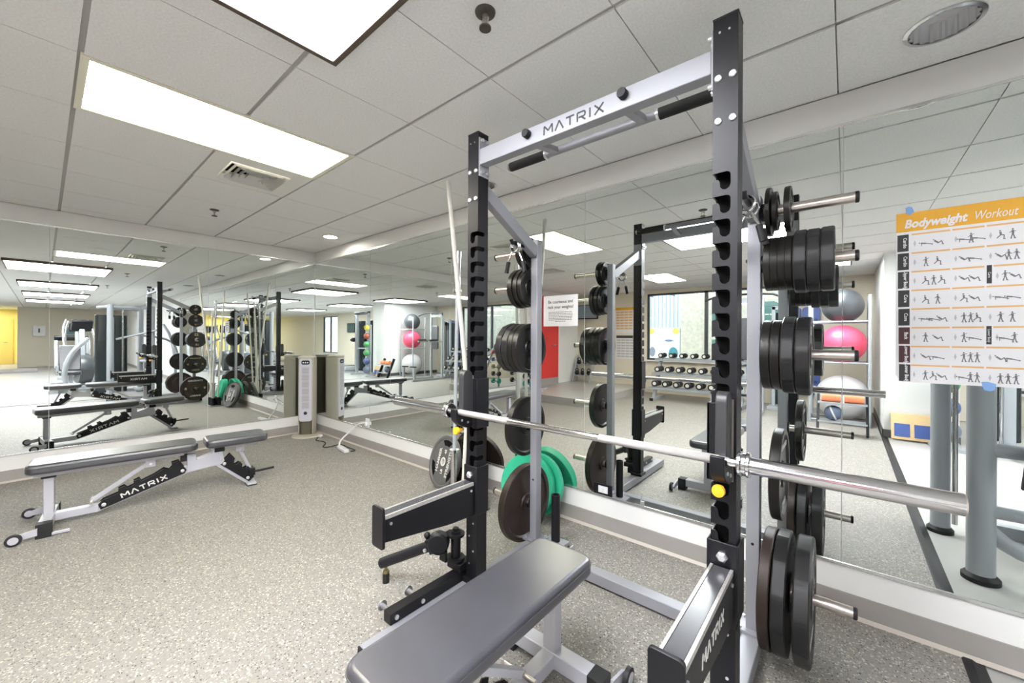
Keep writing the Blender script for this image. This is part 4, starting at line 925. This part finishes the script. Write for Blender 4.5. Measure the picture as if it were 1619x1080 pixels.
# exercise ball rack against the pillar side
ORDX = 5.73
brk_ = thing('ball_rack', 'silver upright rack for exercise balls by the pillar', 'ball rack', (5.6, -5.75, 0))
for dx, dy in ((-.42, -.25), (-.42, .25), (.30, -.25), (.30, .25)): MB().cyl((ORDX + dx, -5.75 + dy, 0), (ORDX + dx, -5.75 + dy, 2.0), .022, n=14).build('upright', silver, brk_)
for z in (.05, .96, 1.60):
    MB().tube([(ORDX - .42, -6.0, z), (ORDX + .30, -6.0, z), (ORDX + .30, -5.5, z), (ORDX - .42, -5.5, z), (ORDX - .42, -6.0, z)], .014, 10).build('ring_shelf', silver, brk_)
for nm, z, r, m, lab in (('exercise_ball', 1.86, .27, gball, 'charcoal exercise ball on the top shelf of the ball rack'), ('exercise_ball', 1.25, .30, pink_b, 'pink exercise ball on the middle of the ball rack'), ('exercise_ball', .40, .35, sball, 'silver exercise ball low on the ball rack')):
    o = MB().ball((0, 0, 0), r, 40).build(nm, m); o.location = (ORDX - .02, -5.75, z); tag(o, lab, 'exercise ball', 'exercise balls'); MB().cyl((0, -r * .985, 0), (0, -r * 1.01, 0), .012, n=12).build('valve_plug', white_pl, None).parent = o
mbr = thing('medicine_ball_tree', 'silver post holding medicine balls in front of the pillar', 'ball rack', (6.70, -4.72, 0)); MB().cyl((6.70, -4.78, 0), (6.70, -4.78, 1.75), .025, n=14).build('post', silver, mbr); MB().bb(6.56, 6.84, -4.93, -4.5, -.012, .03).build('base', silver, mbr, bevel=.004)
for k, (c, cn) in enumerate((((.12, .14, .2), 'slate'), ((.05, .08, .2), 'navy'), ((.05, .25, .08), 'green'), ((.06, .3, .1), 'lighter green'), ((.3, .06, .03), 'brick red'), ((.6, .5, .05), 'yellow'))):
    o = MB().ball((0, 0, 0), .12 - .005 * k, 24).build('medicine_ball', mat('ball_' + cn.replace(' ', '_'), c, .5)); o.location = (6.70, -4.625, .22 + k * .285); tag(o, '%s medicine ball on the ball post' % cn, 'medicine ball', 'medicine balls'); s = MB().lathe([(.1205 - .005 * k, -.012), (.1205 - .005 * k, .012)], (0, 0, 0), (1, 0, .3), 30).build('band', black_rub); s.parent = o
for k in range(2):
    t = thing('hanging_mat', 'blue exercise mat hung on the back wall, %s' % ('nearer the window', 'nearer the pillar')[k], 'exercise mat', (4.95 + k * .24, -7.1, .6), 'blue mats on the wall'); MB().prism(rrect(4.80 + k * .30, 5.08 + k * .30, .25, 1.95, .06), (0, -7.16 + k * .03, 0), (1, 0, 0), (0, 0, 1), (0, .03, 0)).build('mat_sheet', blue_m, t, bevel=.008)
    MB().cyl((4.94 + k * .3, -7.2, 1.9), (4.94 + k * .3, -7.1, 1.9), .012, n=10).build('wall_hook', chrome, t)
    for q in range(5):
        for c in (-.07, .07): MB().cyl((4.94 + k * .3 + c, -7.135 + k * .03, .5 + q * .3), (4.94 + k * .3 + c, -7.128 + k * .03, .5 + q * .3), .03, n=12).build('dimple', mat('dark_blue_dimple', (.02, .035, .12), .6), t)
fr_ = thing('foam_roller_rack', 'low black rack of orange foam rollers and balls beside the pillar', 'storage rack', (5.7, -4.75, 0))
for x in (5.45, 5.98): MB().bar((x, -4.62, .02), (x, -4.88, .62), .03, .08).build('side_panel', black, fr_)
for z in (.16, .42): MB().bb(5.45, 5.98, -4.86 + .0, -4.62, z, z + .02).build('shelf', silver, fr_)
for k in range(2):
    o = MB().cyl((5.49 + k * .25, -4.74, .50), (5.70 + k * .25, -4.74, .50), .06, n=24).build('foam_roller', mat('orange_foam', (.75, .22, .10), .7)); recenter(o, (5.6 + k * .25, -4.74, .44)); tag(o, 'orange foam roller on the black rack, %s the pillar' % ('away from', 'next to')[k], 'foam roller', 'orange foam rollers')
    MB().lathe([(.0601, 0), (.035, -.001)], (5.70 + k * .25, -4.74, .50), (1, 0, 0), 20).build('end_face', black_rub, o)
o = MB().ball((5.62, -4.74, .285), .105, 26).build('medicine_ball', mat('ball_grey_blue', (.10, .13, .2), .5)); recenter(o, (5.62, -4.74, .18)); tag(o, 'grey blue ball on the lower shelf of the black roller rack', 'medicine ball', 'medicine balls'); MB().lathe([(.106, -.01), (.106, .01)], (5.62, -4.74, .285), (1, 0, .4), 30).build('band', pale_ink, o)
wb = thing('balance_board', 'pale wooden board with two blue pads leaning on the pillar', 'balance board', (6.42, -4.85, 0))
rb = Matrix.Rotation(R(14), 3, 'X')
MB().box((6.42, -4.87, .175), (.40, .025, .34), rb).build('board', wood, wb, bevel=.004)
for k in (-1, 1): MB().box((6.42 + k * .095, -4.843, .13), (.15, .006, .17), rb).build('blue_pad', blue_m, wb)
# pull-up and dip station
st = thing('dip_station', 'silver pull-up and dip station near the dumbbells', 'dip station', (4.35, -5.2, 0))
for x in (4.08, 4.62):
    MB().bb(x - .03, x + .03, -5.75, -5.69, .05, 2.1).build('upright', silver, st, bevel=.004); MB().bb(x - .03, x + .03, -5.8, -4.6, .0, .06).build('base_rail', silver, st, bevel=.004)
    MB().bar((x, -5.7, 1.2), (x, -5.2, 1.2), .05, .05).build('dip_arm', silver, st); MB().bb(x - .05, x + .05, -5.5, -5.2, 1.225, 1.265).build('arm_pad', black_rub, st, bevel=.01)
    MB().bb(x - .03, x + .03, -4.7, -4.64, .06, .42).build('step_post', silver, st)
MB().tube([(3.75, -5.45, 2.02), (3.95, -5.6, 2.12), (4.75, -5.6, 2.12), (4.95, -5.45, 2.02)], .018, 12, 1).build('pull_up_bar', black_rub, st)
MB().bb(4.08, 4.62, -5.74, -5.70, 1.98, 2.06).build('top_rail', silver, st); MB().prism(rrect(4.20, 4.50, .95, 1.7, .05), (0, -5.69, 0), (1, 0, 0), (0, 0, 1), (0, .06, 0)).build('back_pad', vinyl, st, bevel=.015)
MB().bb(4.05, 4.25, -4.72, -4.62, .42, .45).build('foot_step', black_rub, st); MB().bb(4.45, 4.65, -4.72, -4.62, .42, .45).build('foot_step', black_rub, st)
# functional cable trainer
def stack(parent, x, y, h, wd=.26, dp=.2):
    s = MB().prism(rrect(x - wd / 2, x + wd / 2, y - dp / 2, y + dp / 2, .06), (0, 0, .08), (1, 0, 0), (0, 1, 0), (0, 0, h)).build('weight_stack_shroud', shroud, parent, bevel=.01)
    MB().bb(x - wd * .2, x + wd * .2, y + dp / 2 - .002, y + dp / 2 + .004, .15, h * .9).build('shroud_window', mat('dark_grey_window', (.08, .09, .10), .2), s)
ct = thing('cable_machine', 'tall dual column cable machine with pulleys by the pillar', 'cable machine', (7.6, -4.9, 0))
for x in (7.25, 8.05):
    MB().bb(x - .05, x + .05, -5.05, -4.95, 0, 2.2).build('column', silver, ct, bevel=.006); stack(ct, x, -5.2, 1.85); MB().bar((x, -4.9, .06), (x, -4.35, .06), .07, .06).build('foot', silver, ct)
    MB().cyl((x - .08, -4.9, .05), (x - .08, -4.9, 2.1), .014, n=10).build('guide_rod', chrome, ct)
    pc = MB().bb(x - .045, x + .045, -4.93, -4.83, 1.15, 1.3).build('pulley_carriage', black, ct); MB().lathe([(.012, -.012), (.05, -.012), (.042, 0), (.05, .012), (.012, .012)], (x, -4.8, 1.22), (1, 0, 0), 20, close=True).build('pulley', black_rub, pc)
MB().bb(7.2, 8.1, -5.05, -4.95, 2.14, 2.24).build('top_beam', black, ct, bevel=.005); MB().tube([(7.35, -4.9, 2.2), (7.45, -4.75, 2.18), (7.85, -4.75, 2.18), (7.95, -4.9, 2.2)], .016, 10, 1).build('pull_up_bar', black_rub, ct); MB().bb(7.25, 8.05, -5.02, -4.98, .9, .94).build('cross_brace', silver, ct)
# multi-station weight machine to the right of the camera
mg = thing('multi_gym', 'large silver multi-station weight machine with dark stack towers', 'weight machine', (6.8, -1.4, 0))
def col(x, y, h, r=.056):
    c = MB().cyl((x, y, .02), (x, y, h), r, n=28).build('column', silver, mg); MB().lathe([(r * 1.05, .03), (r * 1.35, .012), (r * 1.35, -.012), (.001, -.012)], (x, y, 0.0), (0, 0, 1), 28).build('rubber_foot', black_rub, c); return c
col(6.33, -.886, 2.0); col(6.26, -1.56, 2.0, .050); col(7.35, -.95, 2.0)
MB().tube([(6.33, -.886, .72), (6.9, -.85, .72), (7.35, -.95, .72)], .038, 18).build('cross_tube', silver, mg); MB().tube([(6.33, -.886, .38), (6.8, -.88, .38), (7.35, -.95, .38)], .034, 18).build('cross_tube', silver, mg); MB().tube([(6.32, -.93, .30), (6.5, -1.0, .12), (6.9, -1.05, .08), (7.3, -1.05, .08)], .040, 18, 2).build('base_curve', silver, mg)
MB().tube([(6.33, -.886, 1.95), (6.28, -1.56, 1.95), (6.9, -1.7, 1.95), (7.35, -.95, 1.95)], .03, 14).build('top_tube', silver, mg)
for x, y in ((6.80, -1.63), (6.80, -1.37)): stack(mg, x, y, 1.70, .24, .25)
MB().bb(6.66, 6.70, -1.52, -1.46, .05, 1.74).build('tower_post', silver, mg, bevel=.01); MB().cyl((6.30, -1.36, .12), (6.30, -1.36, 1.9), .014, n=12).build('guide_rod', chrome, mg)
MB().prism(rrect(6.9, 7.25, .42, .95, .05), (0, -.90, 0), (1, 0, 0), (0, 0, 1), (0, .07, 0)).build('back_pad', vinyl, mg, bevel=.015); MB().prism(rrect(6.96, 7.30, -1.22, -.92, .05), (0, 0, .42), (1, 0, 0), (0, 1, 0), (0, 0, .07)).build('seat_pad', vinyl, mg, bevel=.015)
MB().prism([(6.45, .55), (6.7, .55), (6.7, 1.1), (6.5, 1.1)], (0, -.80, 0), (1, 0, 0), (0, 0, 1), (0, .03, 0)).build('tread_panel', black_rub, mg)
MB().tube([(6.95, -1.1, 1.35), (6.95, -.55, 1.28), (7.1, -.35, 1.1), (7.1, -.3, .9)], .025, 14, 2).build('press_arm', silver, mg); MB().tube([(6.45, -1.45, 1.25), (6.2, -.75, 1.48)], .022, 12).build('press_arm', silver, mg); MB().tube([(6.9, -.6, 1.6), (6.55, -.5, 1.3), (6.42, -.45, .7), (6.6, -.42, .3)], .03, 14, 2).build('press_arm', silver, mg)
MB().bb(6.5, 7.4, -1.75, -1.68, .0, .07).bb(7.33, 7.4, -1.72, -.9, 0, .07).build('base_rail', silver, mg)
# treadmills and ellipticals farther down the room
def treadmill(x, y, rz, label):
    t = thing('treadmill', label, 'treadmill', (0, 0, 0), 'treadmills along the room')
    MB().bb(-.38, .38, -.9, .9, .05, .2).build('deck', silver, t, bevel=.02); MB().bb(-.27, .27, -.85, .8, .2, .206).build('belt', black_rub, t); MB().prism(rrect(-.4, .4, .7, 1.05, .1), (0, 0, .06), (1, 0, 0), (0, 1, 0), (0, 0, .25)).build('motor_hood', silver, t, bevel=.03)
    for s in (-1, 1): MB().bar((s * .38, .8, .2), (s * .38, .55, 1.25), .09, .07).build('upright', silver, t, bevel=.01); MB().tube([(s * .38, .6, 1.15), (s * .38, .3, 1.02), (s * .38, .1, .98)], .025, 12, 1).build('handrail', black_rub, t)
    MB().box((0, .58, 1.25), (.85, .12, .16), Matrix.Rotation(R(-30), 3, 'X')).build('console', black, t, bevel=.02); MB().box((0, .60, 1.5), (.42, .03, .28), Matrix.Rotation(R(-20), 3, 'X')).build('screen', mat('tinted_screen', (.05, .09, .10), .12), t, bevel=.01)
    t.location = (x, y, -.012); t.rotation_euler = (0, 0, R(rz)); return t
def elliptical(x, y, rz, label):
    t = thing('elliptical_trainer', label, 'elliptical', (0, 0, 0), 'ellipticals along the room')
    MB().bb(-.3, .3, -.9, -.8, 0, .08).bb(-.3, .3, .7, .8, 0, .08).bb(-.05, .05, -.85, .75, .03, .1).build('base_frame', silver, t, bevel=.01)
    MB().lathe([(.001, -.12), (.34, -.12), (.36, -.08), (.36, .08), (.34, .12), (.001, .12)], (0, .5, .48), (1, 0, 0), 32).build('drive_housing', mat('graphite_housing', (.06, .065, .07), .35), t); MB().bar((0, .45, .6), (0, .35, 1.5), .1, .12).build('mast', silver, t, bevel=.02); MB().box((0, .38, 1.6), (.38, .1, .28), Matrix.Rotation(R(-25), 3, 'X')).build('console', black, t, bevel=.02); MB().box((0, .33, 1.6), (.3, .02, .2), Matrix.Rotation(R(-25), 3, 'X')).build('screen', MATS['tinted_screen'], t)
    for s in (-1, 1):
        MB().bar((s * .18, .5, .45 + s * .12), (s * .18, -.6, .3), .06, .08).build('link_arm', silver, t, bevel=.01); MB().bb(s * .18 - .09, s * .18 + .09, -.45, -.05, .36, .40).build('pedal', black_rub, t, bevel=.02); MB().tube([(s * .26, .45, .5), (s * .30, .25, 1.2), (s * .26, .05, 1.55), (s * .2, -.02, 1.75)], .022, 12, 2).build('arm_lever', chrome, t)
    t.location = (x, y, -.012); t.rotation_euler = (0, 0, R(rz)); return t
elliptical(9.6, -1.9, 80, 'silver elliptical trainer nearest the multi-station machine'); elliptical(11.55, -1.8, 84, 'silver elliptical trainer second along the room'); elliptical(13.5, -1.8, 84, 'silver elliptical trainer third along the room'); treadmill(9.3, -5.9, 180, 'treadmill facing the bright window'); treadmill(15.8, -1.8, 90, 'treadmill farthest along the room'); elliptical(8.35, -6.2, 200, 'elliptical trainer beside the bright window')
nb = thing('leg_press_seat', 'silver framed seated machine with black pads behind the multi-station', 'weight machine', (7.9, -1.4, 0))
MB().tube([(7.7, -2.0, .0), (7.55, -2.2, .35), (7.6, -2.1, .9), (8.0, -1.8, 1.25)], .045, 16, 2).build('curved_frame', silver, nb); MB().bb(7.6, 8.4, -2.1, -2.03, 0, .07).bb(8.0, 8.08, -2.4, -1.5, 0, .07).build('base_rail', silver, nb); MB().prism(rrect(7.75, 8.15, -2.25, -1.9, .05), (0, 0, .42), (1, 0, 0), (0, 1, 0), (0, 0, .08)).build('seat_pad', vinyl, nb, bevel=.02); MB().box((8.15, -2.07, .8), (.08, .35, .6), Matrix.Rotation(R(15), 3, 'Y')).build('back_pad', vinyl, nb, bevel=.02); MB().bb(7.9, 7.98, -2.1, -2.03, .05, .43).build('seat_post', silver, nb)
tm = thing('wall_monitor', 'dark monitor mounted on the back wall between the far windows', 'television', (12.55, -7.15, 1.55)); MB().bb(12.2, 12.9, -7.17, -7.12, 1.55, 2.0).build('screen_case', black, tm, bevel=.004); MB().bb(12.22, 12.88, -7.12, -7.117, 1.57, 1.98).build('screen', tscreen, tm); MB().bb(12.5, 12.6, -7.2, -7.17, 1.7, 1.85).build('wall_bracket', black, tm)
ds = thing('paper_towel_dispenser', 'white paper towel dispenser on the far cream wall', 'dispenser', (RX1 - .1, -2.6, 1.2)); MB().bb(RX1 - .12, RX1 - .0005, -2.75, -2.4, 1.3, 1.75).build('dispenser_body', white_pl, ds, bevel=.02); MB().bb(RX1 - .125, RX1 - .12, -2.6, -2.55, 1.45, 1.62).build('sight_window', shroud, ds)

def db_tree(x, y, cols, label, word):
    h0 = .15; t = thing('dumbbell_tree', label, 'dumbbell rack', (x, y, h0))
    MB().bb(x - .2, x + .2, y - .2, y + .2, h0, h0 + .03).build('base', silver, t, bevel=.004); MB().cyl((x, y, h0 + .03), (x, y, h0 + 1.02), .022, n=14).build('post', silver, t)
    for k, (c, cn) in enumerate(cols):
        z = h0 + .17 + k * .165; r = .062 - .004 * k
        MB().bar((x - .05, y, z - .018), (x - .05, y + .12, z - .018), .02, .012).bar((x + .05, y, z - .018), (x + .05, y + .12, z - .018), .02, .012).build('cradle', silver, t)
        d = thing('dumbbell', '%s hexagonal dumbbell on the %s small dumbbell tree' % (cn, word), 'dumbbell', (x, y + .09, z), 'dumbbells on the small trees')
        MB().cyl((x - .06, y + .09, z + .004), (x + .06, y + .09, z + .004), .014, n=12).build('handle', chrome, d)
        m = mat('vinyl_' + cn.replace(' ', '_'), c, .45)
        for q in (-1, 1): MB().lathe([(.001, 0), (r * .9, 0), (r, .008), (r, .05), (r * .9, .058), (.001, .058)], (x + q * .06, y + .09, z + .004), (q, 0, 0), 6).build('head', m, d, smooth=False)
db_tree(.48, -4.42, (((.02, .25, .20), 'teal'), ((.03, .03, .03), 'black'), ((.25, .22, .12), 'khaki'), ((.04, .07, .22), 'navy blue'), ((.5, .05, .04), 'red')), 'small tree of coloured dumbbells at the edge of the landing', 'coloured')
db_tree(.27, -4.86, (((.02, .02, .02), 'largest black'), ((.02, .02, .02), 'second largest black'), ((.02, .02, .02), 'middle black'), ((.02, .02, .02), 'second smallest black'), ((.02, .02, .02), 'smallest black')), 'small tree of black dumbbells standing on the landing near the red door', 'black')

cc = thing('cable_column', 'slim cable column with dark stack shroud beside the dumbbell rack', 'cable machine', (4.85, -6.65, 0))
stack(cc, 4.85, -6.72, 1.75, .3, .22); MB().bb(4.66, 4.72, -6.62, -6.56, 0, 1.95).bb(4.98, 5.04, -6.62, -6.56, 0, 1.95).build('column', silver, cc, bevel=.005); MB().bb(4.66, 5.04, -6.62, -6.56, 1.89, 1.95).build('top_beam', silver, cc); MB().bb(4.62, 5.08, -6.85, -6.3, 0, .06).build('base', silver, cc, bevel=.005)
MB().lathe([(.012, -.012), (.06, -.012), (.05, 0), (.06, .012), (.012, .012)], (4.85, -6.55, 1.80), (1, 0, 0), 20, close=True).build('pulley', black_rub, cc)
